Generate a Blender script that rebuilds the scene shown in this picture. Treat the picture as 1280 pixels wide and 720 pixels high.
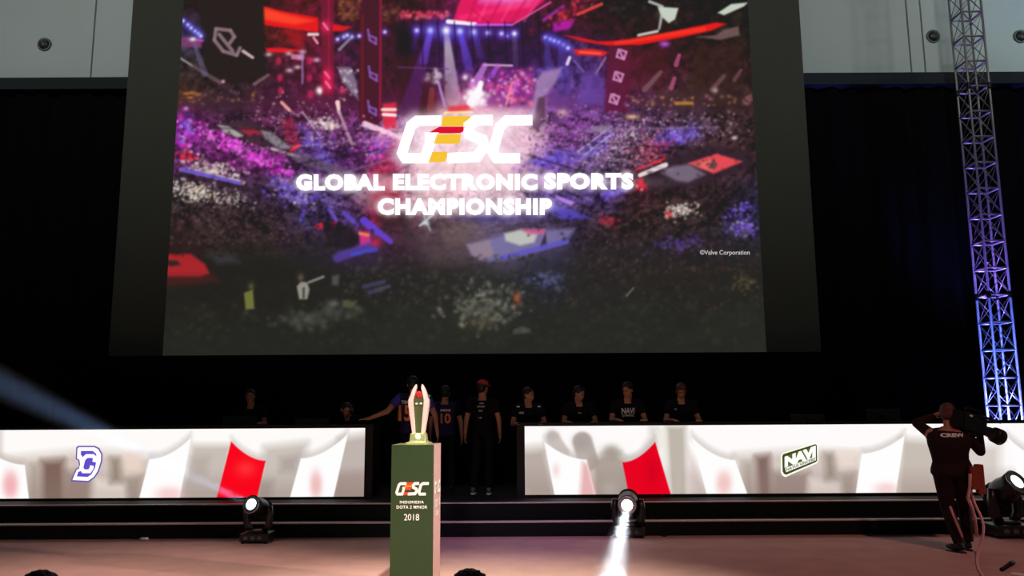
import bpy, bmesh, math, random
import numpy as np
from mathutils import Vector, Matrix
from mathutils.bvhtree import BVHTree

SC = bpy.context.scene
for o in list(bpy.data.objects):
    bpy.data.objects.remove(o)
COL = SC.collection
R = math.radians

# ---------------------------------------------------------------- camera
F = 1005.0
CAM_H = 1.70
PITCH = math.atan(153.0 / F)
ROLL = 0.006
cp, sp = math.cos(PITCH), math.sin(PITCH)
cr, sr = math.cos(ROLL), math.sin(ROLL)
r0 = Vector((1, 0, 0)); u0 = Vector((0, -sp, cp)); fw = Vector((0, cp, sp))
c_r = r0 * cr - u0 * sr
c_u = r0 * sr + u0 * cr
cd = bpy.data.cameras.new('camera')
cd.sensor_width = 36.0
cd.lens = F / 1280.0 * 36.0
cd.clip_end = 200
cam = bpy.data.objects.new('camera', cd)
COL.objects.link(cam)
m = Matrix((c_r, c_u, -fw)).transposed().to_4x4()
m.translation = Vector((0, 0, CAM_H))
cam.matrix_world = m
SC.camera = cam


def P(u, v, Y):
    """point where the sight line of photo pixel (u, v) meets the plane y = Y"""
    d = c_r * (u - 640) + c_u * (360 - v) + fw * F
    t = Y / d.y
    return Vector((0, 0, CAM_H)) + d * t


def G(u, v, z=0.0):
    """point where the sight line of photo pixel (u, v) meets the plane z"""
    d = c_r * (u - 640) + c_u * (360 - v) + fw * F
    t = (z - CAM_H) / d.z
    return Vector((0, 0, CAM_H)) + d * t


def to_px(X, Y, Z):
    dz = Z - CAM_H
    a = X * c_r.x + Y * c_r.y + dz * c_r.z
    b = X * c_u.x + Y * c_u.y + dz * c_u.z
    c = X * fw.x + Y * fw.y + dz * fw.z
    return 640 + F * a / c, 360 - F * b / c


# ---------------------------------------------------------------- view and world
SC.view_settings.view_transform = 'Standard'
SC.view_settings.look = 'None'
SC.view_settings.exposure = 0.0
SC.view_settings.gamma = 1.0
SC.view_settings.use_curve_mapping = False
w = bpy.data.worlds.new('hall_air')
w.use_nodes = True
w.node_tree.nodes['Background'].inputs[0].default_value = (0.8, 0.95, 1.0, 1)
w.node_tree.nodes['Background'].inputs[1].default_value = 0.035
SC.world = w


def light(name, kind, loc, target, energy, color, **kw):
    ld = bpy.data.lights.new(name, kind)
    ld.energy = energy
    ld.color = color
    for k, v in kw.items():
        setattr(ld, k, v)
    o = bpy.data.objects.new(name, ld)
    COL.objects.link(o)
    o.location = loc
    if target is not None:
        o.rotation_euler = (Vector(target) - Vector(loc)).to_track_quat('-Z', 'Y').to_euler()
    return o


# unseen lamps added to brighten the pale upper wall
for x in (-14, -4, 6, 16):
    light('added_wall_wash', 'SPOT', (x, 7.0, 12.0), (x * 1.0, 18, 10.9), 1300, (0.93, 1.0, 0.99),
          spot_size=R(95), spot_blend=1.0, shadow_soft_size=0.4)
light('blue_wall_spot', 'SPOT', (17, 10, 9.5), P(1300, 5, 18), 900, (0.45, 0.75, 1.0), spot_size=R(32), spot_blend=1.0)
# warm wash on the stage carpet, mostly from above
light('warm_stage_spot', 'SPOT', (-5.5, 4.5, 8.5), (-4.2, 6.6, 0.0), 3500, (1.0, 0.76, 0.64),
      spot_size=R(52), spot_blend=1.0, shadow_soft_size=0.15)
light('warm_stage_spot', 'SPOT', (0.0, 4.5, 8.5), (-0.3, 6.6, 0.0), 7200, (1.0, 0.90, 0.76),
      spot_size=R(44), spot_blend=1.0, shadow_soft_size=0.15)
light('trophy_spot', 'SPOT', (-1.5, -3.0, 6.0), (-1.05, 8.2, 1.3), 760, (1.0, 0.95, 0.84),
      spot_size=R(13), spot_blend=0.8, shadow_soft_size=0.15)
light('pink_stage_spot', 'SPOT', (6.5, 4.0, 8.0), (4.8, 8.6, 0.0), 700, (1.0, 0.46, 0.40),
      spot_size=R(66), spot_blend=1.0, shadow_soft_size=0.15)
light('violet_stage_spot', 'SPOT', (0.6, 5.0, 8.0), (0.0, 10.9, 0.0), 1000, (0.62, 0.34, 1.0),
      spot_size=R(22), spot_blend=1.0, shadow_soft_size=0.15)
light('added_people_fill', 'SPOT', (-0.5, 2.0, 7.5), (0.3, 12.8, 1.6), 300, (1.0, 0.88, 0.76),
      spot_size=R(50), spot_blend=1.0, shadow_soft_size=0.3)  # unseen fill added to lift the people on the platform
light('pink_side_spot', 'SPOT', (6.5, 5.0, 4.0), (-0.9, 8.3, 1.0), 2600, (1.0, 0.66, 0.62),
      spot_size=R(16), spot_blend=1.0, shadow_soft_size=0.1)
light('pink_rim_spot', 'SPOT', (11.0, 9.6, 0.9), (5.6, 10.0, 0.5), 420, (1.0, 0.50, 0.50),
      spot_size=R(11), spot_blend=0.6, shadow_soft_size=0.1)


# ---------------------------------------------------------------- materials
def lin(c):
    c = np.asarray(c, float) / 255.0
    return tuple(np.where(c <= 0.04045, c / 12.92, ((c + 0.055) / 1.055) ** 2.4))


def mat(name, rgb, rough=0.6, metal=0.0, noise=0.0, nscale=30.0, bump=0.0, spec=0.5, trans=0.0, srgb=True, emit=None, estr=0):
    mt = bpy.data.materials.new(name)
    mt.use_nodes = True
    nt = mt.node_tree
    b = nt.nodes['Principled BSDF']
    c = lin(rgb) if srgb else rgb
    b.inputs['Base Color'].default_value = (*c, 1)
    b.inputs['Roughness'].default_value = rough
    b.inputs['Metallic'].default_value = metal
    b.inputs['Specular IOR Level'].default_value = spec
    b.inputs['Transmission Weight'].default_value = trans
    if emit is not None:
        b.inputs['Emission Color'].default_value = (*lin(emit), 1)
        b.inputs['Emission Strength'].default_value = estr
    if noise or bump:
        tc = nt.nodes.new('ShaderNodeTexCoord')
        ns = nt.nodes.new('ShaderNodeTexNoise')
        ns.inputs['Scale'].default_value = nscale
        ns.inputs['Detail'].default_value = 5
        nt.links.new(tc.outputs['Object'], ns.inputs['Vector'])
        if noise:
            mx = nt.nodes.new('ShaderNodeMix')
            mx.data_type = 'RGBA'
            mx.inputs['A'].default_value = (*[v * (1 - noise) for v in c], 1)
            mx.inputs['B'].default_value = (*[min(1, v * (1 + noise)) for v in c], 1)
            nt.links.new(ns.outputs['Fac'], mx.inputs['Factor'])
            nt.links.new(mx.outputs['Result'], b.inputs['Base Color'])
        if bump:
            bp = nt.nodes.new('ShaderNodeBump')
            bp.inputs['Strength'].default_value = bump
            bp.inputs['Distance'].default_value = 0.01
            nt.links.new(ns.outputs['Fac'], bp.inputs['Height'])
            nt.links.new(bp.outputs['Normal'], b.inputs['Normal'])
    return mt


def emat(name, rgb, strength=1.0):
    mt = bpy.data.materials.new(name)
    mt.use_nodes = True
    nt = mt.node_tree
    nt.nodes.remove(nt.nodes['Principled BSDF'])
    e = nt.nodes.new('ShaderNodeEmission')
    e.inputs[0].default_value = (*lin(rgb), 1)
    e.inputs[1].default_value = strength
    nt.links.new(e.outputs[0], nt.nodes['Material Output'].inputs['Surface'])
    return mt


def picture_mat(name, strength=1.0):
    """a display: emits the colours stored on its face"""
    mt = bpy.data.materials.new(name)
    mt.use_nodes = True
    nt = mt.node_tree
    nt.nodes.remove(nt.nodes['Principled BSDF'])
    a = nt.nodes.new('ShaderNodeVertexColor')
    a.layer_name = 'picture'
    e = nt.nodes.new('ShaderNodeEmission')
    e.inputs[1].default_value = strength
    nt.links.new(a.outputs['Color'], e.inputs[0])
    nt.links.new(e.outputs[0], nt.nodes['Material Output'].inputs['Surface'])
    return mt


M = dict(
    carpet=mat('stage_carpet', (200, 160, 150), 0.9, noise=0.18, nscale=3.0, bump=0.3, spec=0.15),
    black=mat('black_wood', (22, 23, 22), 0.7, noise=0.2, nscale=8, spec=0.2),
    riser=mat('black_riser', (22, 23, 22), 0.75, noise=0.15, nscale=5, spec=0.15),
    nosing=mat('pink_lit_nosing', (215, 190, 190), 0.55, 0.0),  # pink spill along the step edges is put into the nosing colour
    frame=mat('matte_black_frame', (20, 20, 20), 0.5, noise=0.1, nscale=20, spec=0.3),
    drape=mat('black_velour', (9, 9, 9), 0.95, noise=0.3, nscale=12, bump=0.3, spec=0.05),
    backdrop=mat('charcoal_cloth', (15, 16, 17), 0.95, noise=0.1, nscale=3, spec=0.05),
    wall=mat('pale_wall_panel', (186, 194, 190), 0.8, noise=0.05, nscale=0.7, bump=0.05, spec=0.2),
    joint=mat('dark_joint', (60, 62, 62), 0.9),  # dark grey backing seen in the joints between wall panels
    beam=mat('dark_soffit', (38, 42, 44), 0.8, noise=0.1, nscale=2, spec=0.2),
    fabric=mat('grey_projection_cloth', (74, 74, 66), 0.95, noise=0.06, nscale=2, spec=0.05),
    nozzle=mat('grey_nozzle', (92, 98, 94), 0.5, 0.2, noise=0.1),
    nozzle_ball=mat('dark_nozzle_ball', (50, 54, 52), 0.4, 0.3, noise=0.1),
    alu=mat('truss_aluminium', (135, 132, 132), 0.42, 0.45, noise=0.1, nscale=40),
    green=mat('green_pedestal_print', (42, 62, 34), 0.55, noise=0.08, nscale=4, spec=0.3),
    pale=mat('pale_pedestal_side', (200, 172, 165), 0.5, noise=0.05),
    white_print=mat('white_print', (235, 235, 230), 0.6, noise=0.02),
    red_print=mat('red_print', (215, 60, 35), 0.6, noise=0.02),
    orange_print=mat('orange_print', (235, 135, 45), 0.6, noise=0.02),
    trophy=mat('pink_lit_silver', (255, 222, 216), 0.35, 0.15, noise=0.04),  # pink light on the trophy edges is put into this colour
    trophy_dark=mat('smoky_green_panel', (88, 98, 62), 0.3, 0.1, noise=0.1),
    trophy_red=mat('red_crystal', (205, 60, 50), 0.2, 0.1, noise=0.1),
    trophy_base=mat('champagne_metal', (190, 195, 140), 0.3, 0.6, noise=0.05),
    skin=mat('skin', (178, 128, 100), 0.6, noise=0.06, nscale=25, spec=0.3),
    hair=mat('black_hair', (20, 16, 14), 0.5, noise=0.3, nscale=60, bump=0.8),
    hair_red=mat('auburn_hair', (84, 46, 34), 0.5, noise=0.3, nscale=60, bump=0.8),
    navy=mat('navy_jersey', (38, 34, 78), 0.8, noise=0.1, nscale=10, spec=0.15),
    violet=mat('violet_jersey_sleeve', (70, 62, 150), 0.8, noise=0.1, nscale=10, spec=0.15),
    blackcloth=mat('black_cotton', (21, 20, 22), 0.85, noise=0.2, nscale=10, spec=0.1),
    crewshirt=mat('washed_black_cotton', (44, 32, 33), 0.85, noise=0.2, nscale=10, spec=0.1),
    denim=mat('dark_trousers', (24, 24, 30), 0.85, noise=0.15, nscale=14, spec=0.1),
    shoe=mat('black_shoe', (26, 26, 27), 0.5, noise=0.1),
    greenshoe=mat('green_shoe', (70, 110, 80), 0.5, noise=0.1),
    redcap=mat('red_cap', (190, 62, 60), 0.8, noise=0.1),
    metal_black=mat('black_fixture_plastic', (17, 18, 18), 0.36, 0.0, noise=0.1, spec=0.6),
    chrome=mat('chrome_rim', (200, 205, 205), 0.2, 0.9, noise=0.02),
    lens=emat('lamp_glow', (255, 255, 255), 14.0),
    lens_soft=emat('lamp_glow_soft', (235, 250, 240), 2.0),
    glass=mat('lens_glass', (15, 15, 25), 0.08, 0.0, noise=0.02, spec=0.8),
    cable=mat('pink_lit_cable', (225, 165, 165), 0.5, noise=0.05),  # pink light falling on the cable is put into its base colour
    cable_black=mat('black_cable', (20, 20, 20), 0.5, noise=0.05),
    pouch=mat('rust_pouch', (150, 62, 40), 0.7, noise=0.2),
    paper=mat('white_paper', (235, 235, 230), 0.8, noise=0.03),
    eye=mat('dark_eye', (25, 18, 16), 0.3, noise=0.02),
    keycap=mat('grey_keyboard', (90, 90, 92), 0.6, noise=0.1),
    chair=mat('grey_chair_shell', (60, 60, 62), 0.6, noise=0.05),
    ceil=mat('dark_ceiling', (30, 30, 32), 0.9, noise=0.1),
)


# ---------------------------------------------------------------- helpers
def link(name, me, material, parent=None):
    o = bpy.data.objects.new(name, me)
    COL.objects.link(o)
    if material is not None:
        for mm in (material if isinstance(material, (list, tuple)) else [material]):
            me.materials.append(mm)
    if parent is not None:
        o.parent = parent
    return o


def obj(name, bm, material, parent=None, smooth=False):
    me = bpy.data.meshes.new(name)
    bmesh.ops.recalc_face_normals(bm, faces=bm.faces)
    bm.to_mesh(me)
    bm.free()
    if smooth:
        me.polygons.foreach_set('use_smooth', [True] * len(me.polygons))
    return link(name, me, material, parent)


def tag(o, label=None, cat=None, group=None, kind=None):
    if label: o['label'] = label
    if cat: o['category'] = cat
    if group: o['group'] = group
    if kind: o['kind'] = kind
    return o


def thing(name, label, cat, loc=(0, 0, 0), rotz=0.0, group=None):
    o = bpy.data.objects.new(name, None)
    COL.objects.link(o)
    o.empty_display_size = 0.1
    o.location = loc
    o.rotation_euler = (0, 0, rotz)
    return tag(o, label, cat, group)


def add_box(bm, lo, hi, bevel=0.0, mtx=None):
    lo, hi = Vector(lo), Vector(hi)
    r = bmesh.ops.create_cube(bm, size=1.0)
    vs = r['verts']
    c = (lo + hi) / 2
    s = hi - lo
    for v in vs:
        v.co = Vector((v.co.x * s.x, v.co.y * s.y, v.co.z * s.z)) + c
    if bevel:
        es = list({e for v in vs for e in v.link_edges})
        r2 = bmesh.ops.bevel(bm, geom=es, offset=bevel, segments=2, affect='EDGES', profile=0.7)
        vs = list({v for f in r2['faces'] for v in f.verts} | {v for v in vs if v.is_valid})
    if mtx is not None:
        bmesh.ops.transform(bm, matrix=mtx, verts=[v for v in vs if v.is_valid])
    return vs


def box(name, lo, hi, material, parent=None, bevel=0.0):
    bm = bmesh.new()
    add_box(bm, lo, hi, bevel)
    return obj(name, bm, material, parent)


def add_tube(bm, pts, rad, n=10, cap=True):
    pts = [Vector(p) for p in pts]
    if not isinstance(rad, (list, tuple)):
        rad = [rad] * len(pts)
    rings = []
    up = None
    for i, p in enumerate(pts):
        a = pts[max(0, i - 1)]
        b = pts[min(len(pts) - 1, i + 1)]
        d = (b - a).normalized()
        if up is None:
            up = Vector((0, 0, 1)) if abs(d.z) < 0.9 else Vector((1, 0, 0))
        s = d.cross(up).normalized()
        up = s.cross(d).normalized()
        rings.append([bm.verts.new(p + (s * math.cos(2 * math.pi * k / n) + up * math.sin(2 * math.pi * k / n)) * rad[i]) for k in range(n)])
    for i in range(len(rings) - 1):
        for k in range(n):
            bm.faces.new((rings[i][k], rings[i][(k + 1) % n], rings[i + 1][(k + 1) % n], rings[i + 1][k]))
    if cap:
        bm.faces.new(rings[0][::-1])
        bm.faces.new(rings[-1])


def add_ell(bm, c, r, mtx=None, sub=2):
    q = bmesh.ops.create_icosphere(bm, subdivisions=sub, radius=1.0)
    for v in q['verts']:
        v.co = Vector((v.co.x * r[0], v.co.y * r[1], v.co.z * r[2]))
        if mtx is not None:
            v.co = mtx @ v.co
        v.co = v.co + Vector(c)
    return q['verts']


def add_lathe(bm, prof, n=24, mtx=None, cap=True):
    rings = []
    for r, z in prof:
        ring = []
        for k in range(n):
            a = 2 * math.pi * k / n
            v = Vector((r * math.cos(a), r * math.sin(a), z))
            ring.append(bm.verts.new(mtx @ v if mtx is not None else v))
        rings.append(ring)
    for i in range(len(rings) - 1):
        for k in range(n):
            bm.faces.new((rings[i][k], rings[i][(k + 1) % n], rings[i + 1][(k + 1) % n], rings[i + 1][k]))
    if cap:
        bm.faces.new(rings[0][::-1])
        bm.faces.new(rings[-1])


def lathe(name, prof, material, parent=None, mtx=None, n=24, smooth=True):
    bm = bmesh.new()
    add_lathe(bm, prof, n, mtx)
    return obj(name, bm, material, parent, smooth)


def tube(name, pts, rad, material, parent=None, n=10):
    bm = bmesh.new()
    add_tube(bm, pts, rad, n)
    return obj(name, bm, material, parent, True)


def aim(loc, d, roll=0.0):
    """matrix whose local +Z looks along d"""
    q = Vector(d).to_track_quat('Z', 'Y')
    return Matrix.Translation(Vector(loc)) @ q.to_matrix().to_4x4() @ Matrix.Rotation(roll, 4, 'Z')


def plate(name, pts2, conv, material, parent, thick=0.004):
    """thin flat graphic: 2-d outline mapped to 3-d by conv, extruded towards -y"""
    bm = bmesh.new()
    vs = [bm.verts.new(conv(*p)) for p in pts2]
    f = bm.faces.new(vs)
    r = bmesh.ops.extrude_face_region(bm, geom=[f])
    for v in r['geom']:
        if isinstance(v, bmesh.types.BMVert):
            v.co.y -= thick
    bmesh.ops.triangulate(bm, faces=bm.faces)
    return obj(name, bm, material, parent)


def stroke2d(path, wd):
    """2-d polyline to outline polygon of width wd with mitred joins"""
    p = [Vector((a, b)) for a, b in path]
    L, Rr = [], []
    for i in range(len(p)):
        if i == 0:
            d = (p[1] - p[0]).normalized(); nrm = Vector((-d.y, d.x)); k = 1
        elif i == len(p) - 1:
            d = (p[-1] - p[-2]).normalized(); nrm = Vector((-d.y, d.x)); k = 1
        else:
            d1 = (p[i] - p[i - 1]).normalized(); d2 = (p[i + 1] - p[i]).normalized()
            nn = Vector((-d1.y, d1.x)) + Vector((-d2.y, d2.x))
            nrm = nn.normalized()
            k = min(1.8, 1 / max(0.4, nrm.dot(Vector((-d1.y, d1.x)))))
        L.append(p[i] + nrm * k * wd / 2)
        Rr.append(p[i] - nrm * k * wd / 2)
    return L, Rr


def add_stroke(bm, path, wd, conv, thick):
    L, Rr = stroke2d(path, wd)
    off = Vector((0, -thick, 0))
    a = [(bm.verts.new(conv(*l)), bm.verts.new(conv(*r)), bm.verts.new(conv(*l) + off), bm.verts.new(conv(*r) + off)) for l, r in zip(L, Rr)]
    for q, s in zip(a, a[1:]):
        bm.faces.new((q[2], q[3], s[3], s[2]))
        bm.faces.new((q[0], s[0], s[1], q[1]))
        bm.faces.new((q[0], q[2], s[2], s[0]))
        bm.faces.new((q[1], s[1], s[3], q[3]))
    bm.faces.new((a[0][0], a[0][1], a[0][3], a[0][2]))
    bm.faces.new((a[-1][0], a[-1][2], a[-1][3], a[-1][1]))


def text_bm(s, bold=0.0, shear=0.0, spacing=1.0, depth=0.0):
    cu = bpy.data.curves.new('lettering_source', 'FONT')
    cu.body = s
    cu.offset = bold
    cu.shear = shear
    cu.space_character = spacing
    cu.extrude = depth
    cu.resolution_u = 3
    o = bpy.data.objects.new('lettering_source', cu)
    COL.objects.link(o)
    bpy.context.view_layer.update()
    me = bpy.data.meshes.new_from_object(o.evaluated_get(bpy.context.evaluated_depsgraph_get()))
    bpy.data.objects.remove(o)
    bpy.data.curves.remove(cu)
    bm = bmesh.new()
    bm.from_mesh(me)
    bpy.data.meshes.remove(me)
    return bm


def text_fit(name, s, x0, x1, ytop, ybot, conv, material, parent, bold=0.0, shear=0.0, spacing=1.0, thick=0.004, wob=None):
    """flat lettering whose bounding box fills the given 2-d rectangle"""
    bm = text_bm(s, bold, shear, spacing)
    xs = [v.co.x for v in bm.verts]; ys = [v.co.y for v in bm.verts]
    a, b, c, d = min(xs), max(xs), min(ys), max(ys)
    for v in bm.verts:
        px = x0 + (v.co.x - a) / (b - a) * (x1 - x0)
        py = ybot + (v.co.y - c) / (d - c) * (ytop - ybot)
        v.co = conv(px, py)
    r = bmesh.ops.extrude_face_region(bm, geom=list(bm.faces))
    for v in r['geom']:
        if isinstance(v, bmesh.types.BMVert):
            v.co.y -= thick
    return obj(name, bm, material, parent)


# ---------------------------------------------------------------- picture painting (what the displays show)
class Canvas:
    def __init__(s, x0, y0, x1, y1, k=1.0):
        s.x0, s.y0, s.k = x0, y0, k
        s.w, s.h = int((x1 - x0) * k) + 1, int((y1 - y0) * k) + 1
        s.a = np.zeros((s.h, s.w, 3))
        s.X = x0 + np.arange(s.w)[None, :] / k
        s.Y = y0 + np.arange(s.h)[:, None] / k

    def win(s, xa, ya, xb, yb):
        i0 = max(0, int((xa - s.x0) * s.k)); i1 = min(s.w, int((xb - s.x0) * s.k) + 2)
        j0 = max(0, int((ya - s.y0) * s.k)); j1 = min(s.h, int((yb - s.y0) * s.k) + 2)
        return i0, i1, j0, j1

    def put(s, wnd, al, col):
        i0, i1, j0, j1 = wnd
        al = np.clip(al, 0, 1)[..., None]
        s.a[j0:j1, i0:i1] = s.a[j0:j1, i0:i1] * (1 - al) + np.array(col, float) * al

    def field(s, pts, sigma):
        num = np.zeros_like(s.a); den = np.zeros(s.a.shape[:2]) + 1e-9
        for x, y, c in pts:
            wgt = np.exp(-((s.X - x) ** 2 + ((s.Y - y) * 1.25) ** 2) / (2 * sigma ** 2)) + 1e-7
            den += wgt
            num += wgt[..., None] * np.array(c, float)
        s.a = num / den[..., None]

    def blob(s, x, y, rx, ry, col, al=1.0, ang=0.0, p=2.0):
        m_ = max(rx, ry) * 2.6
        wnd = s.win(x - m_, y - m_, x + m_, y + m_)
        i0, i1, j0, j1 = wnd
        if i1 <= i0 or j1 <= j0: return
        dx = s.X[:, i0:i1] - x; dy = s.Y[j0:j1] - y
        c_, s_ = math.cos(R(ang)), math.sin(R(ang))
        u = (dx * c_ + dy * s_) / rx; v = (-dx * s_ + dy * c_) / ry
        s.put(wnd, al * np.exp(-((u * u + v * v) ** (p / 2)) * 0.7), col)

    def poly(s, pts, col, al=1.0, soft=0.7):
        pts = [(float(a), float(b)) for a, b in pts]
        xs = [p[0] for p in pts]; ys = [p[1] for p in pts]
        mg = soft * 2 + 1
        wnd = s.win(min(xs) - mg, min(ys) - mg, max(xs) + mg, max(ys) + mg)
        i0, i1, j0, j1 = wnd
        if i1 <= i0 or j1 <= j0: return
        X = s.X[:, i0:i1] + 0 * s.Y[j0:j1]; Y = s.Y[j0:j1] + 0 * s.X[:, i0:i1]
        ins = np.zeros(X.shape, bool); dist = np.full(X.shape, 1e9)
        n = len(pts)
        for i in range(n):
            ax, ay = pts[i]; bx, by = pts[(i + 1) % n]
            cnd = ((ay > Y) != (by > Y))
            with np.errstate(divide='ignore', invalid='ignore'):
                xi = (bx - ax) * (Y - ay) / (by - ay if by != ay else 1e-9) + ax
            ins ^= cnd & (X < xi)
            l2 = (bx - ax) ** 2 + (by - ay) ** 2 + 1e-9
            t = np.clip(((X - ax) * (bx - ax) + (Y - ay) * (by - ay)) / l2, 0, 1)
            dist = np.minimum(dist, (X - ax - t * (bx - ax)) ** 2 + (Y - ay - t * (by - ay)) ** 2)
        d = np.sqrt(dist) * np.where(ins, 1, -1)
        s.put(wnd, al * np.clip(0.5 + d / (2 * soft), 0, 1), col)

    def line(s, x0, y0, x1, y1, w0, w1, col, al=1.0, soft=1.0, fade=0.0):
        mg = max(w0, w1) * 2 + soft * 2
        wnd = s.win(min(x0, x1) - mg, min(y0, y1) - mg, max(x0, x1) + mg, max(y0, y1) + mg)
        i0, i1, j0, j1 = wnd
        if i1 <= i0 or j1 <= j0: return
        X = s.X[:, i0:i1]; Y = s.Y[j0:j1]
        l2 = (x1 - x0) ** 2 + (y1 - y0) ** 2 + 1e-9
        t = np.clip(((X - x0) * (x1 - x0) + (Y - y0) * (y1 - y0)) / l2, 0, 1)
        d = np.sqrt((X - x0 - t * (x1 - x0)) ** 2 + (Y - y0 - t * (y1 - y0)) ** 2)
        wd = (w0 + (w1 - w0) * t) / 2
        s.put(wnd, al * (1 - fade * t) * np.clip((wd + soft - d) / (soft + 0.01), 0, 1), col)

    def dots(s, n, poly_or_box, pal, rmin=0.6, rmax=1.4, al=0.9, seed=1, stretch=1.0):
        rg = random.Random(seed)
        if len(poly_or_box) == 5:      # gaussian cloud: cx, cy, sx, sy, angle
            cx, cy, sx, sy, an = poly_or_box
            ca, sa = math.cos(R(an)), math.sin(R(an))
        for _ in range(n):
            if len(poly_or_box) == 5:
                u, v = rg.gauss(0, sx * .62), rg.gauss(0, sy * .7)
                x, y = cx + u * ca - v * sa, cy + u * sa + v * ca
            else:
                xa, ya, xb, yb = poly_or_box
                x, y = rg.uniform(xa, xb), rg.uniform(ya, yb)
            if y < s.y0 + 3: continue
            r = rg.uniform(rmin, rmax)
            s.blob(x, y, r * rg.uniform(1, stretch * 1.4), r, rg.choice(pal), al * rg.uniform(0.5, 1), rg.uniform(-60, 60))

    def blur(s, r):
        k = np.exp(-np.arange(-3, 4) ** 2 / (2 * r * r)); k /= k.sum()
        pd = np.pad(s.a, ((3, 3), (3, 3), (0, 0)), mode='edge')
        t = sum(k[i] * pd[i:i + s.h] for i in range(7))
        s.a = sum(k[i] * t[:, i:i + s.w] for i in range(7))

    def sample(s, u, v):
        x = np.clip((u - s.x0) * s.k, 0, s.w - 1.001); y = np.clip((v - s.y0) * s.k, 0, s.h - 1.001)
        xi = x.astype(int); yi = y.astype(int)
        fx = (x - xi)[..., None]; fy = (y - yi)[..., None]
        a = s.a
        return (a[yi, xi] * (1 - fx) * (1 - fy) + a[yi, xi + 1] * fx * (1 - fy) + a[yi + 1, xi] * (1 - fx) * fy + a[yi + 1, xi + 1] * fx * fy)


def display(name, x0, x1, z0, z1, Y, step, cv, material, parent):
    """flat display surface, a fine grid carrying the picture it shows"""
    nx = int((x1 - x0) / step) + 1; nz = int((z1 - z0) / step) + 1
    xs = np.linspace(x0, x1, nx); zs = np.linspace(z0, z1, nz)
    Xg, Zg = np.meshgrid(xs, zs)
    co = np.stack([Xg, np.full_like(Xg, Y), Zg], -1).reshape(-1, 3)
    idx = np.arange(nx * nz).reshape(nz, nx)
    q = np.stack([idx[:-1, :-1], idx[:-1, 1:], idx[1:, 1:], idx[1:, :-1]], -1).reshape(-1, 4)
    me = bpy.data.meshes.new(name)
    me.vertices.add(len(co)); me.vertices.foreach_set('co', co.ravel())
    me.loops.add(q.size); me.loops.foreach_set('vertex_index', q.ravel().astype(np.int32))
    me.polygons.add(len(q))
    me.polygons.foreach_set('loop_start', np.arange(0, q.size, 4, dtype=np.int32))
    me.update(calc_edges=True)
    u, v = to_px(Xg, Y, Zg)
    c = cv.sample(u, v) / 255.0
    c = np.clip(c, 0, 2)
    l = np.where(c <= 0.04045, c / 12.92, ((c + 0.055) / 1.055) ** 2.4)
    col = np.concatenate([l.reshape(-1, 3), np.ones((len(co), 1))], 1)
    at = me.color_attributes.new('picture', 'FLOAT_COLOR', 'POINT')
    at.data.foreach_set('color', col.astype(np.float32).ravel())
    return link(name, me, material, parent)


#@@SPLIT structure
# ================================================================ setting
fl = box('floor', (-30, -8, -0.2), (30, 24, 0), M['carpet']); tag(fl, kind='structure')
PLAT_Z = 0.40
yb = G(620, 670, 0).y
y1 = G(620, 652, 0.20).y
y2 = G(620, 628, PLAT_Z).y
print('step depths', yb, y1, y2)
stp = box('step', (-22, y1, 0), (22, y2 + 0.02, 0.185), M['riser']); tag(stp, kind='structure')
box('nosing', (-22, y1 - 0.012, 0.185), (22, y1 + 0.10, 0.20), M['nosing'], stp)
plt = box('platform', (-22, y2, 0), (22, 24, PLAT_Z - 0.015), M['riser']); tag(plt, kind='structure')
box('nosing', (-22, y2 - 0.012, PLAT_Z - 0.015), (22, y2 + 0.05, PLAT_Z), M['nosing'], plt)
box('deck', (-22, y2 + 0.05, PLAT_Z - 0.015), (22, 24, PLAT_Z), M['black'], plt)

WY = 18.0
zb = P(0, 107, WY).z
zs = P(0, 121, WY).z
wb = box('wall_back', (-26, WY + 0.06, 0), (26, WY + 0.4, 16), M['joint']); tag(wb, kind='structure')
seams = [P(-180, 60, WY).x, P(116, 60, WY).x, P(420, 60, WY).x, P(900, 60, WY).x, P(1137, 60, WY).x, P(1154.5, 60, WY).x, P(1460, 60, WY).x]
seams = [-26] + seams + [26]
for a, b in zip(seams, seams[1:]):
    box('wall_panel', (a + 0.02, WY, zb), (b - 0.02, WY + 0.08, 16), M['wall'], wb)
tb = box('trim_1', (-26, WY - 0.45, zs), (26, WY, zb), M['beam']); tag(tb, kind='structure')
ce = box('ceiling', (-30, -8, 16), (30, 24, 16.3), M['ceil']); tag(ce, kind='structure')

# black pleated drape below the soffit
bm = bmesh.new()
n = 700
top = []; bot = []
for i in range(n + 1):
    x = -25.5 + 51.0 * i / n
    y = WY - 0.22 + 0.07 * math.sin(i * 0.9) + 0.03 * math.sin(i * 0.37 + 1)
    top.append(bm.verts.new((x, y, zs - 0.002))); bot.append(bm.verts.new((x, y + 0.02 * math.sin(i * 1.7), PLAT_Z + 0.002)))
for i in range(n):
    bm.faces.new((top[i], bot[i], bot[i + 1], top[i + 1]))
dr = obj('stage_drape', bm, M['drape'], None, True)
tag(dr, 'black pleated drape hanging full width behind the screen under the pale wall', 'curtain')

# charcoal backdrop panel below the projection screen
bx0 = P(70, 480, 15.5).x; bx1 = P(1066, 480, 15.5).x
bz = P(620, 442, 15.5).z
bd = thing('backdrop_panel', 'low charcoal cloth backdrop wall standing behind the players under the screen', 'backdrop', ((bx0 + bx1) / 2, 15.5, PLAT_Z))
hw = (bx1 - bx0) / 2
box('cloth', (-hw, 0, 0.0), (hw, 0.04, bz - PLAT_Z), M['backdrop'], bd)
for k in range(5):
    xx = -hw + 0.1 + k * (2 * hw - 0.2) / 4
    box('post', (xx - 0.03, 0.045, 0), (xx + 0.03, 0.105, bz - PLAT_Z - 0.02), M['frame'], bd)
    box('foot', (xx - 0.04, 0.05, 0), (xx + 0.04, 0.7, 0.04), M['frame'], bd)

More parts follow.
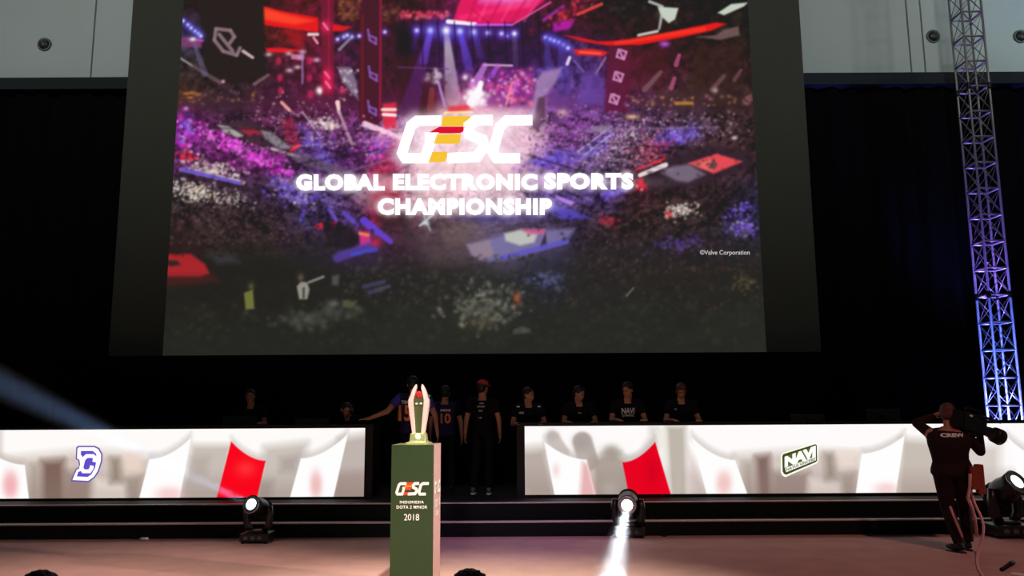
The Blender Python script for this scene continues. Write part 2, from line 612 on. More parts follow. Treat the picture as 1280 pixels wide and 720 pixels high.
# air nozzles on the pale wall
for (u, v, lab) in ((56, 56, 'round grey air nozzle on the pale wall left of the screen'),
                    (1166, 46, 'round grey air nozzle on the pale wall just left of the truss'),
                    (1275, 46, 'round grey air nozzle on the pale wall right of the truss')):
    c = P(u, v, WY)
    t = thing('air_nozzle', lab, 'air vent', c, 0, 'air nozzles on the pale upper wall')
    mt_ = Matrix.Rotation(R(90), 4, 'X')
    lathe('ring', [(0.13, 0.0), (0.16, 0.0), (0.165, 0.02), (0.155, 0.045), (0.13, 0.04)], M['nozzle'], t, mt_, 28)
    bm = bmesh.new(); add_ell(bm, (0, -0.02, 0), (0.128, 0.09, 0.128), None, 3)
    obj('ball', bm, M['nozzle_ball'], t, True)
    lathe('throat', [(0.05, 0.08), (0.062, 0.11), (0.05, 0.115), (0.03, 0.09)], M['nozzle'], t, Matrix.Rotation(R(75), 4, 'X') @ Matrix.Rotation(R(12), 4, 'Y'), 20)

#@@SPLIT screen
# ================================================================ projection screen
SY = 17.0
sl = P(135, 445, SY).x; sR = P(1027, 440, SY).x
sb = P(581, 443, SY).z; st_ = P(581, -45, SY).z
il = P(203.5, 443, SY).x; iR = P(958, 440, SY).x
it = P(581, -35, SY).z
print('screen', sl, sR, sb, st_)
scr = thing('projection_screen', 'giant projection screen showing an esports arena photo with white GESC title', 'screen', (0, 0, 0))
box('cloth', (sl, SY + 0.02, sb), (sR, SY + 0.05, st_), M['fabric'], scr)
box('top_bar', (sl - 0.1, SY - 0.05, st_), (sR + 0.1, SY + 0.12, st_ + 0.15), M['frame'], scr)
box('bottom_bar', (sl, SY + 0.0, sb - 0.05), (sR, SY + 0.07, sb), M['drape'], scr)
for xx in (sl + 1.5, 0.0, sR - 1.5):
    tube('hanging_cable', [(xx, SY + 0.03, st_ + 0.1), (xx, SY + 0.03, 16)], 0.015, M['cable_black'], scr, 6)

cv = Canvas(190, -45, 975, 455, 1.0)
pts = []
def row(y, s):
    for tok in s.split(';'):
        q = [float(t) for t in tok.replace(':', ',').split(',')]
        pts.append((q[0], y, q[1:]))
row(-20, '220:40,25,30;300:38,32,30;360:90,30,45;420:60,20,35;500:50,20,35;580:90,30,70;640:200,70,150;720:60,20,35;800:35,28,28;940:38,34,30')
row(10, '232:60,34,35;262:38,32,30;330:38,32,30;350:105,30,45;380:115,30,45;405:90,15,45;430:50,28,30;465:72,15,40;500:58,28,35;540:85,28,50;600:150,30,80;700:90,30,55;730:60,22,35;780:35,28,28;900:35,30,28;935:40,35,30')
row(40, '235:70,60,120;262:38,32,30;330:38,32,30;350:150,40,40;395:100,30,50;440:50,35,45;465:80,18,42;500:45,18,35;560:62,30,90;620:55,25,70;680:52,22,50;740:58,28,42;800:50,27,30;880:45,32,28;935:40,35,30')
row(80, '228:62,52,52;262:40,34,32;320:38,32,30;350:75,32,50;400:110,22,58;440:60,40,70;465:85,15,48;505:50,22,34;530:62,28,60;560:80,40,115;600:72,38,95;650:60,38,95;700:92,65,150;740:80,50,120;780:85,28,58;830:60,27,38;900:56,32,32;935:48,34,32')
row(120, '225:80,50,40;280:62,42,50;350:76,35,58;400:105,36,68;450:80,30,60;500:80,25,50;540:110,40,75;600:225,120,180;640:150,60,150;690:115,65,145;740:105,60,135;790:82,40,68;850:72,46,50;925:62,42,42')
row(160, '225:130,40,140;280:95,48,85;340:112,52,92;400:112,52,98;450:110,52,110;500:215,150,190;580:250,205,210;660:220,170,210;700:122,58,138;750:115,68,130;800:105,68,112;850:85,58,88;920:66,45,50')
row(200, '225:110,50,110;280:130,52,125;340:120,50,118;390:98,60,115;440:100,48,118;480:150,65,120;560:240,185,195;640:200,135,190;690:128,82,160;750:118,88,132;800:105,65,92;850:78,55,72;900:86,50,54;945:50,36,38')
row(240, '220:66,58,58;280:68,54,62;340:66,46,74;390:80,62,125;430:90,72,115;470:160,60,80;540:225,170,188;620:205,168,195;700:105,80,155;750:78,60,125;800:75,42,48;850:58,42,44;900:50,37,42;945:45,40,58')
row(280, '215:50,40,42;280:58,44,46;340:60,44,50;390:62,50,85;430:88,60,125;470:95,48,85;500:85,42,58;560:105,76,88;620:90,72,115;700:68,55,100;740:58,40,50;800:58,42,42;860:56,45,46;945:56,50,85')
row(310, '215:55,32,30;300:42,39,36;400:45,40,46;450:66,45,90;500:62,42,55;560:85,64,72;620:95,85,115;680:70,62,92;740:48,42,45;800:47,41,45;870:45,39,44;945:44,42,44')
row(378, '250:41,39,33;350:42,40,36;450:43,42,39;550:46,45,42;650:46,46,46;740:46,44,42;870:44,42,38')
row(350, '215:42,37,32;260:41,38,33;350:41,39,34;450:43,41,38;550:46,45,42;740:46,43,42;870:45,42,38;300:41,39,33;400:42,40,37;500:44,42,40;600:47,47,45;680:44,45,54;800:46,43,40;945:43,42,37')
row(400, '207:40,38,32;400:42,42,36;600:54,54,48;800:44,45,40;945:44,46,40')
for yy_ in (425, 450):
    row(yy_, ';'.join('%d:%d,%d,%d' % (x_, 42 + (x_ > 450) * 2, 43 + (x_ > 450) * 2, 37 + (x_ > 450) * 2) for x_ in range(200, 980, 45)))
cv.field(pts, 21)

# fine crowd texture
rng = np.random.RandomState(4)
def vnoise(step):
    a = rng.rand(int(cv.h / step) + 3, int(cv.w / step) + 3)
    yy = np.arange(cv.h) / step; xx = np.arange(cv.w) / step
    yi = yy.astype(int); xi = xx.astype(int)
    fy = (yy - yi)[:, None]; fx = (xx - xi)[None]
    return a[yi][:, xi] * (1 - fy) * (1 - fx) + a[yi][:, xi + 1] * (1 - fy) * fx + a[yi + 1][:, xi] * fy * (1 - fx) + a[yi + 1][:, xi + 1] * fy * fx
ang_ = np.arctan2((cv.Y - 120) * 1.5, cv.X - 580); rad_ = np.hypot(cv.X - 580, (cv.Y - 120) * 1.6)
def polar(na, rs, seed):
    r2 = np.random.RandomState(seed); a = r2.rand(int(900 / rs) + 3, na + 3)
    aa = (ang_ + math.pi) / (2 * math.pi) * na; rr = rad_ / rs
    ai = aa.astype(int); ri = rr.astype(int); fa = aa - ai; fr = rr - ri
    return a[ri, ai] * (1 - fr) * (1 - fa) + a[ri, ai + 1] * (1 - fr) * fa + a[ri + 1, ai] * fr * (1 - fa) + a[ri + 1, ai + 1] * fr * fa
crowd = np.clip((cv.Y - 128) / 20, 0, 1) * np.clip((330 - cv.Y) / 60, 0.10, 1) * np.ones_like(cv.X)
tex = (vnoise(2.3) - 0.5) * 1.3 + (vnoise(5.0) - 0.5) * 0.9 + (vnoise(1.2) - 0.5) * 0.8
tex = tex * .7 + (polar(220, 5.0, 5) - .5) * 1.0 + (polar(90, 13.0, 6) - .5) * 0.9
side = np.clip((np.abs(cv.X - 580) - 110) / 90, 0, 1)
gain = 0.90 - 0.10 * side * crowd + tex * 0.60 * crowd
cv.a *= gain[..., None]
up = np.clip((128 - cv.Y) / 20, 0, 1) * np.ones_like(cv.X)
cv.a *= (1 + ((vnoise(7) - 0.5) * 0.7 + (vnoise(3) - 0.5) * 0.5) * up)[..., None]

W = [(255, 250, 240), (235, 215, 205), (210, 200, 190), (180, 150, 150)]
PUR = [(98, 70, 190), (122, 92, 205), (80, 52, 165), (150, 125, 225)]
MAG = [(230, 50, 220), (255, 90, 240), (190, 30, 180), (245, 150, 240)]
# upper rig: dark hanging pieces, red fabric bands
cv.poly([(400, -45), (418, -45), (417, 118), (404, 120)], (118, 14, 52), 0.85, 1.2)
cv.line(411, -40, 411, 115, 2, 2, (160, 20, 70), 0.6, 1)
cv.poly([(449, -45), (479, -45), (478, 150), (468, 160), (456, 158), (449, 148)], (72, 12, 42), 0.92, 1.2)
cv.line(476, -40, 475, 148, 2, 2, (170, 25, 70), 0.7, 1)
cv.line(453, 20, 453, 148, 3, 3, (120, 10, 40), 0.6, 1)
cv.poly([(327, 7), (352, 14), (398, 22), (398, 41), (372, 37), (327, 31)], (235, 28, 32), 0.95, 1.3)
cv.poly([(327, 9), (350, 16), (392, 26), (368, 31), (327, 24)], (255, 75, 45), 0.85, 2.5)
cv.poly([(416, 30), (440, 34), (428, 39), (416, 39)], (230, 25, 35), 0.95, 1.2)
cv.poly([(332, 60), (355, 60), (378, 63), (355, 66), (333, 65)], (235, 30, 40), 0.95, 1.2)
cv.poly([(355, 38), (380, 42), (376, 62), (365, 55)], (190, 25, 35), 0.6, 3)
cv.poly([(232, -45), (328, -45), (332, 70), (334, 95), (300, 104), (265, 98), (255, 84), (248, 0)], (40, 33, 31), 0.97, 1.5)
# team emblem on the dark banner
for a in ((270, 36, 268, 50), (268, 50, 279, 64), (279, 64, 296, 69), (270, 36, 288, 38), (288, 38, 293, 46), (293, 46, 287, 54), (274, 43, 291, 64), (296, 69, 300, 60)):
    cv.line(*a, 3.6, 3.6, (138, 112, 122), 0.9, 1.0)
cv.line(304, 64, 316, 72, 3, 2.5, (220, 190, 200), 0.9, 1.0)
# left row of little lamps
for x, y in ((229, 26), (235, 31), (239, 35), (244, 39), (248, 42), (251, 45)):
    cv.blob(x, y, 4, 4, (90, 80, 220), 0.8); cv.blob(x, y, 1.7, 1.7, (235, 240, 255), 1)
cv.poly([(226, 46), (252, 48), (252, 60), (226, 58)], (150, 70, 120), 0.7, 1.5)
cv.blob(241, 49, 3.5, 2.2, (240, 225, 255), 1); cv.line(247, 50, 254, 51, 1, 1, (210, 90, 240), 0.8)
cv.line(226, 73, 240, 82, 1.5, 1.5, (170, 160, 160), 0.8); cv.line(240, 82, 275, 103, 2, 4, (120, 95, 100), 0.6, 1.5)
cv.line(243, 55, 256, 92, 2, 6, (110, 100, 140), 0.5, 2)
cv.blob(279, 102, 1.8, 1.8, (240, 170, 210)); cv.line(318, 105, 335, 94, 3, 2, (150, 120, 130), 0.6, 1.5)
for x, y in ((233, 117), (240, 116), (247, 118), (238, 122)):
    cv.blob(x, y, 4, 1.6, (190, 120, 60), 0.8)
cv.dots(40, (226, 113, 330, 130), [(150, 80, 80), (120, 90, 110), (200, 120, 80)], 0.8, 1.8, 0.7, 5)
# left mid wall lamps and letters
for x, y in ((348, 76), (350, 98), (351, 114), (387, 76), (387, 97), (388, 118)):
    cv.blob(x, y, 2.6, 3.6, (240, 50, 100), 0.95); cv.blob(x, y, 1.0, 1.5, (110, 20, 60), 0.8)
for x, y in ((336, 68), (361, 67), (376, 72), (378, 65), (396, 75), (372, 84), (362, 88)):
    cv.blob(x, y, 3.6, 2.2, (225, 200, 215), 0.8)
cv.poly([(364, 68), (380, 68), (379, 75), (364, 74)], (220, 140, 175), 0.8, 1)
cv.line(386, 43, 397, 43, 3, 3, (240, 225, 230), 0.9); cv.line(392, 47, 397, 54, 2, 2, (250, 160, 190), 0.9)
cv.line(378, 64, 378, 104, 1.6, 1.6, (160, 130, 190), 0.7)
cv.blob(399, 113, 3.5, 3.5, (255, 235, 220), 1); cv.blob(400, 114, 1.5, 3, (255, 255, 255), 1)
for (x, y) in ((407, 33), (409, 94), (410, 106)):
    cv.blob(x, y, 6, 7, (240, 40, 90), 0.85); cv.line(x - 3, y - 4, x + 3, y + 4, 1.5, 1.5, (255, 160, 190), 0.7)
for (x, y) in ((465, 46), (466, 92), (465, 135)):
    for a in ((-5, -9, -3, 4), (-3, 4, 5, 9), (5, 9, 5, 2), (5, 2, -4, -2)):
        cv.line(x + a[0], y + a[1], x + a[2], y + a[3], 2.6, 2.6, (130, 90, 165), 0.85, 0.8)
for x, y in ((422, 49), (430, 46), (440, 46), (449, 45), (481, 40), (434, 44)):
    cv.blob(x, y, 3.5, 3.5, (110, 90, 220), 0.8); cv.blob(x, y, 1.6, 1.6, (230, 235, 255), 1)
cv.line(440, 46, 424, 62, 2, 3, (160, 160, 190), 0.7)
cv.poly([(421, 84), (438, 84), (446, 102), (448, 125), (436, 112), (428, 100)], (150, 135, 165), 0.75, 2)
cv.dots(30, (424, 88, 448, 125), W, 0.8, 1.6, 0.7, 8); cv.blob(428, 113, 3, 3, (240, 60, 100), 0.9)
cv.dots(60, (424, 0, 450, 24), [(130, 90, 50), (90, 50, 40), (160, 90, 60)], 1, 2.4, 0.7, 9)
cv.dots(25, (478, 5, 500, 28), [(130, 80, 60), (100, 60, 50)], 1.5, 3, 0.7, 10)
cv.dots(70, (500, 14, 560, 24), [(225, 60, 90), (180, 40, 70), (240, 110, 120)], 1, 2.2, 0.8, 11)
# stage recess and lamps
cv.poly([(494, 25), (560, 27), (592, 32), (640, 32), (700, 40), (718, 80), (660, 82), (560, 80), (494, 112)], (48, 18, 48), 0.55, 6)
cv.poly([(497, 30), (515, 40), (520, 66), (505, 74), (494, 66)], (30, 20, 30), 0.8, 4)
cv.poly([(492, 72), (530, 70), (548, 145), (500, 150)], (62, 26, 34), 0.7, 5)
for (x, y, x2, y2, w2, c, a) in ((538, 38, 508, 150, 24, (110, 50, 170), .5), (538, 40, 530, 75, 8, (110, 80, 230), .8), (558, 40, 566, 122, 17, (215, 200, 215), .85),
                                 (575, 40, 586, 82, 9, (105, 75, 235), .85), (593, 40, 601, 70, 6, (90, 70, 190), .6), (521, 38, 517, 60, 5, (90, 60, 180), .5),
                                 (643, 42, 645, 80, 4, (110, 100, 130), .5)):
    cv.line(x, y, x2, y2, 3, w2, c, a, 3, 0.55)
for x, y, r, c in ((521, 38, 2.2, (240, 210, 255)), (538, 38, 3.2, (190, 200, 255)), (558, 38, 4.2, (255, 255, 250)), (575, 39, 3.2, (200, 210, 255)), (592, 40, 3.0, (190, 200, 255)),
                   (610, 41, 2.2, (230, 215, 255)), (627, 42, 2.2, (230, 215, 255)), (634, 45, 1.4, (180, 170, 160)), (643, 42, 2.4, (255, 250, 255))):
    cv.blob(x, y, r * 2.6, r * 2.6, (100, 80, 235), 0.75); cv.blob(x, y, r, r, c, 1)
# big pink canopy
cv.poly([(566, 27), (590, -45), (730, -45), (672, 8), (650, 26), (620, 32), (590, 31)], (228, 20, 95), 0.97, 1.5)
cv.poly([(600, 2), (620, -30), (700, -45), (690, -20), (660, 5), (636, 6)], (235, 130, 215), 0.85, 7)
cv.line(576, 22, 660, 5, 3, 5, (255, 60, 120), 0.6, 4)
cv.line(588, 10, 610, 28, 1.2, 1.2, (180, 10, 70), 0.5, 1)
cv.line(560, 27, 594, 30, 4, 3, (255, 240, 250), 1, 1.5); cv.line(594, 31, 640, 31, 1.6, 1.6, (190, 110, 255), 0.9, 1)
cv.line(640, 31, 688, 3, 1.3, 1.3, (225, 90, 150), 0.9, 1)
for k_ in range(6):
    cv.line(585 + k_ * 14, 26, 610 + k_ * 18, -40, 1.5, 3, (255, 90, 150) if k_ % 2 else (185, 12, 75), 0.4, 2)
cv.dots(60, (640, -20, 30, 12, -30), [(250, 170, 235), (225, 110, 200)], 2, 5, 0.5, 70)
# right rig
cv.poly([(691, 28), (720, 24), (712, 36), (692, 40)], (190, 35, 180), 0.85, 2)
cv.line(680, 25, 704, 8, 3, 3, (160, 50, 160), 0.8, 1.5)
cv.dots(90, (715, 14, 38, 7, -28), [(230, 60, 90), (190, 40, 60), (50, 20, 30), (120, 30, 60)], 1, 2.4, 0.85, 12)
cv.dots(50, (780, 12, 60, 10, 10), [(30, 26, 26), (60, 55, 52)], 1.5, 4, 0.7, 13)
cv.line(722, 18, 752, 5, 3, 3, (235, 70, 70), 0.85, 1)
cv.poly([(704, 44), (720, 46), (748, 52), (790, 50), (830, 42), (866, 34), (896, 28), (908, 30), (890, 38), (850, 47), (800, 56), (760, 57), (730, 52)], (235, 22, 28), 0.97, 1.2)
cv.line(770, 54, 880, 36, 3, 4, (255, 60, 40), 0.7, 2.5)
cv.poly([(716, 62), (740, 61), (760, 65), (755, 70), (722, 69)], (235, 40, 40), 0.95, 1.5); cv.line(725, 65, 750, 67, 2, 2, (255, 100, 70), 0.8, 1)
cv.poly([(822, 8), (832, 9), (848, 10), (844, 24), (836, 29), (826, 20)], (205, 215, 200), 0.95, 1)
cv.line(812, 2, 828, 8, 3, 2, (200, 205, 195), 0.8); cv.line(827, 20, 824, 36, 3, 2, (180, 190, 180), 0.8); cv.line(798, 44, 822, 39, 2.5, 2.5, (205, 210, 200), 0.9)
cv.poly([(897, 16), (914, 5), (935, 3), (930, 8), (905, 19)], (205, 215, 200), 0.95, 1)
cv.poly([(870, 46), (895, 44), (905, 37), (923, 33), (925, 44), (900, 50)], (120, 92, 92), 0.85, 1.5)
for x, y in ((682, 47), (688, 49), (693, 51), (699, 53), (704, 56), (710, 60)):
    cv.blob(x, y, 5, 5, (90, 80, 230), 0.8); cv.blob(x, y, 1.8, 1.8, (225, 230, 255), 1)
cv.line(683, 50, 686, 85, 3, 8, (80, 70, 170), 0.6, 2, 0.5); cv.line(702, 55, 705, 110, 4, 18, (80, 65, 170), 0.5, 3, .5)
cv.line(712, 72, 709, 80, 3, 3, (240, 225, 255), 0.9); cv.line(757, 72, 745, 92, 1.6, 1.6, (150, 120, 160), 0.8); cv.line(718, 76, 730, 90, 1.5, 1.5, (130, 100, 170), .7)
cv.poly([(725, 95), (745, 90), (755, 100), (755, 130), (722, 130)], (105, 70, 165), 0.6, 3)
cv.poly([(760, 58), (790, 58), (786, 140), (756, 140)], (98, 18, 52), 0.75, 2.5)
for (x, y) in ((777, 68), (773, 96), (768, 124)):
    for a in ((-4, -6, -6, 3), (-6, 3, 3, 6), (3, 6, 6, -3), (6, -3, -2, -6), (-2, -3, 2, 4)):
        cv.line(x + a[0], y + a[1], x + a[2], y + a[3], 2.2, 2.2, (205, 140, 185), 0.85, 0.8)
cv.poly([(788, 62), (835, 60), (830, 112), (786, 114)], (85, 30, 36), 0.5, 5)
cv.poly([(870, 60), (930, 50), (925, 118), (855, 116)], (58, 38, 33), 0.6, 6)
for x, y in ((847, 75), (841, 104)):
    cv.line(x - 2, y + 6, x + 2, y - 6, 5, 4, (170, 80, 120), 0.85, 1)
cv.line(806, 112, 826, 90, 5, 3, (120, 85, 95), 0.8, 2); cv.line(890, 112, 905, 95, 4, 3, (110, 75, 75), 0.8, 2); cv.line(918, 100, 926, 88, 3, 3, (120, 75, 85), .7, 1.5)
cv.blob(894, 113, 3, 3, (190, 150, 150), 0.9); cv.blob(831, 55, 5, 3, (190, 90, 230), 0.9)
cv.dots(60, (780, 120, 940, 132), [(160, 90, 110), (200, 130, 60), (120, 90, 100), (190, 120, 60)], 0.9, 2.0, 0.8, 14)
cv.line(845, 129, 865, 129, 3, 3, (190, 130, 50), 0.8, 1.5)
# stage centre: performers and white set
for k_ in range(9):
    cv.line(505 + k_ * 21, 27, 508 + k_ * 21, 84, 1.2, 1.2, (30, 12, 34), 0.5, 1)
cv.line(497, 84, 560, 86, 1.5, 1.5, (110, 70, 120), 0.5, 1)
cv.poly([(552, 135), (600, 128), (655, 130), (680, 160), (675, 215), (560, 230), (510, 215), (520, 160)], (250, 195, 205), 0.6, 14)
cv.poly([(560, 134), (588, 130), (592, 138), (560, 142)], (230, 50, 60), 0.85, 2); cv.line(556, 141, 590, 140, 2, 2, (255, 230, 150), 0.9)
cv.poly([(610, 84), (668, 84), (664, 134), (604, 132)], (120, 40, 110), 0.6, 4)
cv.line(605, 81, 640, 82, 2, 2, (220, 180, 220), 0.8); cv.line(606, 82, 594, 104, 5, 8, (210, 130, 230), 0.7, 2); cv.line(622, 82, 612, 100, 3, 5, (170, 90, 235), 0.7, 2)
cv.dots(170, (640, 110, 26, 16, 0), [(255, 180, 230), (230, 60, 160), (160, 60, 200), (90, 30, 90), (255, 120, 150)], 1, 2.4, 0.8, 15)
cv.dots(40, (594, 120, 9, 12, -25), [(255, 255, 255), (255, 235, 245)], 1.5, 3.2, 0.95, 16)
cv.line(597, 118, 601, 104, 7, 5, (255, 250, 255), 1, 1.5); cv.line(588, 128, 598, 114, 8, 8, (255, 250, 255), .9, 1.5)
cv.dots(18, (545, 97, 7, 7, 0), [(240, 215, 235), (220, 190, 210), (70, 40, 60)], 1.4, 2.8, 0.9, 17)
cv.line(548, 103, 556, 132, 2.5, 2.5, (185, 150, 220), 0.8); cv.line(540, 112, 538, 135, 5, 7, (140, 60, 60), 0.7, 1.5)
cv.line(640, 103, 633, 130, 2, 2, (250, 140, 160), 0.8)
cv.poly([(478, 130), (495, 128), (496, 160), (480, 162)], (225, 40, 70), 0.9, 1.5); cv.line(478, 137, 494, 137, 3, 3, (255, 240, 220), .9); cv.line(479, 143, 494, 144, 3, 3, (255, 240, 240), .95); cv.line(456, 155, 500, 172, 6, 3, (255, 215, 230), 0.9, 2)
cv.poly([(678, 90), (703, 84), (694, 104), (682, 120), (684, 150), (668, 166), (666, 130), (670, 100)], (165, 130, 180), 0.85, 2.5)
cv.poly([(673, 122), (682, 120), (682, 150), (672, 164), (664, 160)], (85, 50, 75), 0.85, 2)
cv.blob(703, 141, 6, 4, (220, 170, 170), 0.8)
# crowd bands
cv.dots(330, (300, 186, 62, 9, 24), MAG, 0.8, 2.0, 0.9, 20)
cv.dots(90, (232, 168, 9, 16, 0), MAG + PUR, 1, 2.4, 0.85, 21)
cv.dots(60, (348, 210, 20, 6, 28), MAG, 0.8, 1.6, 0.8, 22)
cv.dots(200, (265, 212, 32, 8, 14), W, 0.6, 1.5, 0.95, 23)
cv.dots(30, (235, 195, 10, 4, 10), [(220, 40, 60)], 1, 1.8, 0.8, 24)
cv.line(228, 212, 300, 229, 5, 3, (110, 90, 200), 0.95, 1.2); cv.line(236, 210, 300, 226, 1.2, 1.2, (200, 180, 200), 0.8); cv.line(228, 218, 330, 242, 5, 4, (55, 38, 50), 0.85, 1.5)
cv.dots(190, (245, 240, 24, 9, 12), W + [(190, 180, 130)], 0.6, 1.5, 0.95, 25)
cv.dots(60, (290, 250, 18, 8, 14), W, 0.6, 1.4, 0.8, 26)
cv.dots(70, (370, 248, 18, 5, 15), W, 0.7, 1.5, 0.9, 27)
cv.dots(160, (368, 240, 30, 12, 25), PUR, 0.9, 2.0, 0.85, 28)
cv.dots(140, (390, 175, 18, 12, 35), PUR, 0.9, 2.0, 0.85, 29)
cv.dots(60, (405, 198, 10, 4, 10), PUR, 0.9, 2.0, 0.85, 30)
cv.dots(120, (475, 185, 20, 14, 10), PUR + MAG, 0.9, 1.8, 0.8, 31)
cv.dots(50, (408, 155, 12, 5, 10), W, 1, 2.2, 0.9, 32)
cv.dots(400, (390, 160, 70, 26, 10), [(200, 150, 180), (140, 90, 150), (60, 25, 55), (230, 190, 200)], 0.5, 1.2, 0.8, 33)
cv.poly([(270, 158), (310, 148), (340, 165), (372, 186), (360, 190), (320, 180), (290, 170)], (62, 44, 52), 0.85, 2)
cv.poly([(272, 156), (286, 158), (305, 170), (297, 172), (280, 165)], (178, 178, 172), 0.9, 1.3)
cv.poly([(325, 162), (340, 166), (366, 186), (350, 186), (332, 174)], (140, 132, 142), 0.9, 1.5)
cv.poly([(297, 160), (318, 160), (328, 168), (310, 170)], (165, 45, 65), 0.85, 2)
cv.poly([(352, 150), (365, 146), (377, 180), (365, 188), (356, 172)], (150, 30, 55), 0.6, 3); cv.line(364, 187, 374, 182, 3, 3, (255, 50, 60), 0.95, 1)
cv.line(340, 186, 374, 196, 2.5, 2.5, (210, 190, 195), 0.85); cv.line(372, 196, 440, 220, 10, 8, (100, 85, 108), 0.7, 3)
cv.line(352, 128, 362, 138, 3, 3, (240, 170, 160), .9); cv.line(422, 128, 424, 142, 5, 2, (250, 215, 205), .95); cv.line(424, 140, 440, 180, 3, 3, (190, 150, 170), .8)
cv.line(378, 140, 400, 170, 1.2, 1.2, (200, 170, 200), .7)
cv.poly([(420, 215), (470, 228), (500, 260), (490, 268), (450, 250), (420, 232)], (150, 140, 150), 0.65, 5)
cv.poly([(462, 210), (496, 175), (500, 280), (460, 282)], (190, 35, 60), 0.45, 8)
# right crowd bands
cv.dots(230, (690, 200, 24, 8, -12), PUR, 0.9, 2.0, 0.9, 34)
cv.dots(170, (742, 186, 24, 6, -38), PUR, 0.9, 1.8, 0.85, 35)
cv.dots(200, (846, 170, 22, 7, -12), PUR, 0.9, 2.1, 0.9, 36)
cv.dots(520, (778, 176, 44, 22, -25), [(215, 190, 200), (180, 150, 175), (240, 225, 225), (90, 60, 90)], 0.5, 1.2, 0.75, 37)
cv.dots(120, (815, 190, 22, 12, -30), [(220, 60, 90), (170, 40, 70), (230, 120, 140)], 0.7, 1.5, 0.8, 38)
cv.dots(500, (720, 165, 60, 22, -10), [(170, 90, 180), (210, 150, 210), (70, 30, 75), (120, 60, 150)], 0.5, 1.3, 0.75, 39)
cv.dots(160, (880, 160, 40, 16, 0), [(150, 120, 130), (60, 40, 45), (190, 170, 170), (110, 80, 110)], 0.5, 1.4, 0.75, 40)
cv.line(722, 190, 756, 164, 1.4, 1.4, (190, 165, 215), 0.8); cv.line(730, 194, 764, 168, 1.4, 1.4, (190, 165, 215), 0.8)
cv.poly([(738, 160), (752, 156), (766, 158), (758, 166), (742, 166)], (165, 150, 180), 0.6, 2)
cv.blob(790, 146, 7, 2.5, (240, 190, 150), 0.9); cv.blob(918, 172, 3, 2.2, (240, 225, 215), 0.9)
cv.poly([(800, 222), (850, 190), (900, 180), (945, 195), (930, 215), (860, 235), (812, 238)], (52, 36, 46), 0.88, 4)
cv.poly([(840, 208), (862, 205), (882, 218), (860, 228), (846, 226), (826, 216)], (128, 112, 134), 0.85, 2.5)
cv.poly([(860, 204), (896, 192), (928, 202), (892, 217)], (232, 75, 85), 0.97, 1.5); cv.poly([(868, 205), (884, 199), (896, 205), (890, 213), (874, 209)], (240, 120, 115), 0.7, 2)
cv.poly([(885, 210), (892, 197), (897, 206), (893, 212)], (88, 66, 66), 0.9, 1); cv.blob(873, 205, 3, 2, (110, 60, 60), 0.8)
cv.line(800, 219, 832, 206, 4, 5, (238, 222, 220), 0.95, 1.2); cv.line(796, 212, 830, 199, 2, 2, (230, 50, 70), 0.9, 1.5)
cv.poly([(792, 226), (803, 222), (810, 236), (796, 238)], (225, 25, 45), 0.9, 2)
for x, y in ((796, 233), (802, 237)): cv.blob(x, y, 1.4, 1.4, (255, 150, 150), 1)
cv.dots(70, (766, 241, 12, 4, -22), PUR, 1, 2.2, 0.85, 41)
cv.poly([(694, 244), (718, 252), (716, 258), (698, 250)], (180, 130, 235), 0.95, 1.2)
cv.poly([(686, 250), (715, 262), (740, 273), (700, 274), (684, 262)], (84, 70, 185), 0.92, 2)
cv.dots(90, (852, 263, 18, 7, -8), W + [(200, 200, 170)], 0.7, 1.6, 0.95, 42); cv.blob(836, 268, 3, 3.5, (235, 70, 70), 0.9)
cv.dots(60, (925, 262, 16, 5, -20), PUR, 0.9, 1.8, 0.8, 43); cv.dots(80, (930, 285, 12, 9, 0), PUR + [(200, 190, 230)], 0.9, 2, 0.85, 44)
cv.dots(70, (850, 305, 26, 7, -5), [(85, 60, 150), (70, 50, 120), (110, 80, 170)], 1, 2, 0.7, 45)
cv.dots(30, (760, 276, 10, 5, 0), [(200, 50, 70), (160, 40, 60)], 1, 2.2, 0.7, 46)
cv.dots(420, (720, 270, 960, 340), [(80, 58, 58), (34, 26, 28), (100, 80, 80), (64, 44, 48)], 0.8, 1.8, 0.6, 47)
cv.dots(300, (700, 320, 960, 390), [(62, 56, 48), (36, 34, 30), (70, 50, 46)], 0.8, 1.9, 0.6, 48)
cv.dots(420, (212, 255, 400, 305), [(95, 62, 66), (36, 28, 30), (120, 85, 85), (70, 45, 55)], 0.8, 1.7, 0.65, 49)
# below the title
cv.poly([(500, 262), (560, 255), (680, 258), (716, 285), (700, 310), (600, 330), (540, 328), (500, 300)], (92, 78, 84), 0.35, 9)
cv.poly([(470, 268), (505, 265), (510, 285), (480, 290)], (40, 34, 34), 0.7, 5)
cv.poly([(584, 305), (640, 292), (682, 288), (720, 285), (708, 302), (650, 322), (610, 327), (590, 320)], (130, 122, 176), 0.75, 3)
cv.poly([(630, 292), (650, 287), (672, 292), (668, 303), (650, 307), (632, 301)], (196, 198, 186), 0.9, 2)
cv.poly([(583, 306), (612, 300), (618, 318), (600, 325), (590, 318)], (150, 128, 140), 0.8, 2)
cv.poly([(652, 286), (682, 286), (680, 293), (660, 293)], (205, 95, 140), 0.8, 2); cv.poly([(674, 310), (682, 290), (684, 310)], (55, 45, 65), 0.9, 1)
cv.line(628, 322, 708, 302, 4, 5, (95, 85, 195), 0.85, 2)
cv.poly([(560, 274), (600, 268), (690, 266), (690, 274), (600, 278)], (70, 60, 130), 0.6, 3)
cv.poly([(548, 288), (590, 272), (610, 296), (580, 305), (556, 308)], (118, 100, 92), 0.35, 5)
cv.line(525, 282, 542, 268, 2, 2, (190, 195, 205), 0.8); cv.line(530, 270, 538, 288, 1.5, 1.5, (170, 175, 190), 0.7); cv.blob(532, 279, 4, 3, (225, 230, 235), 0.8)
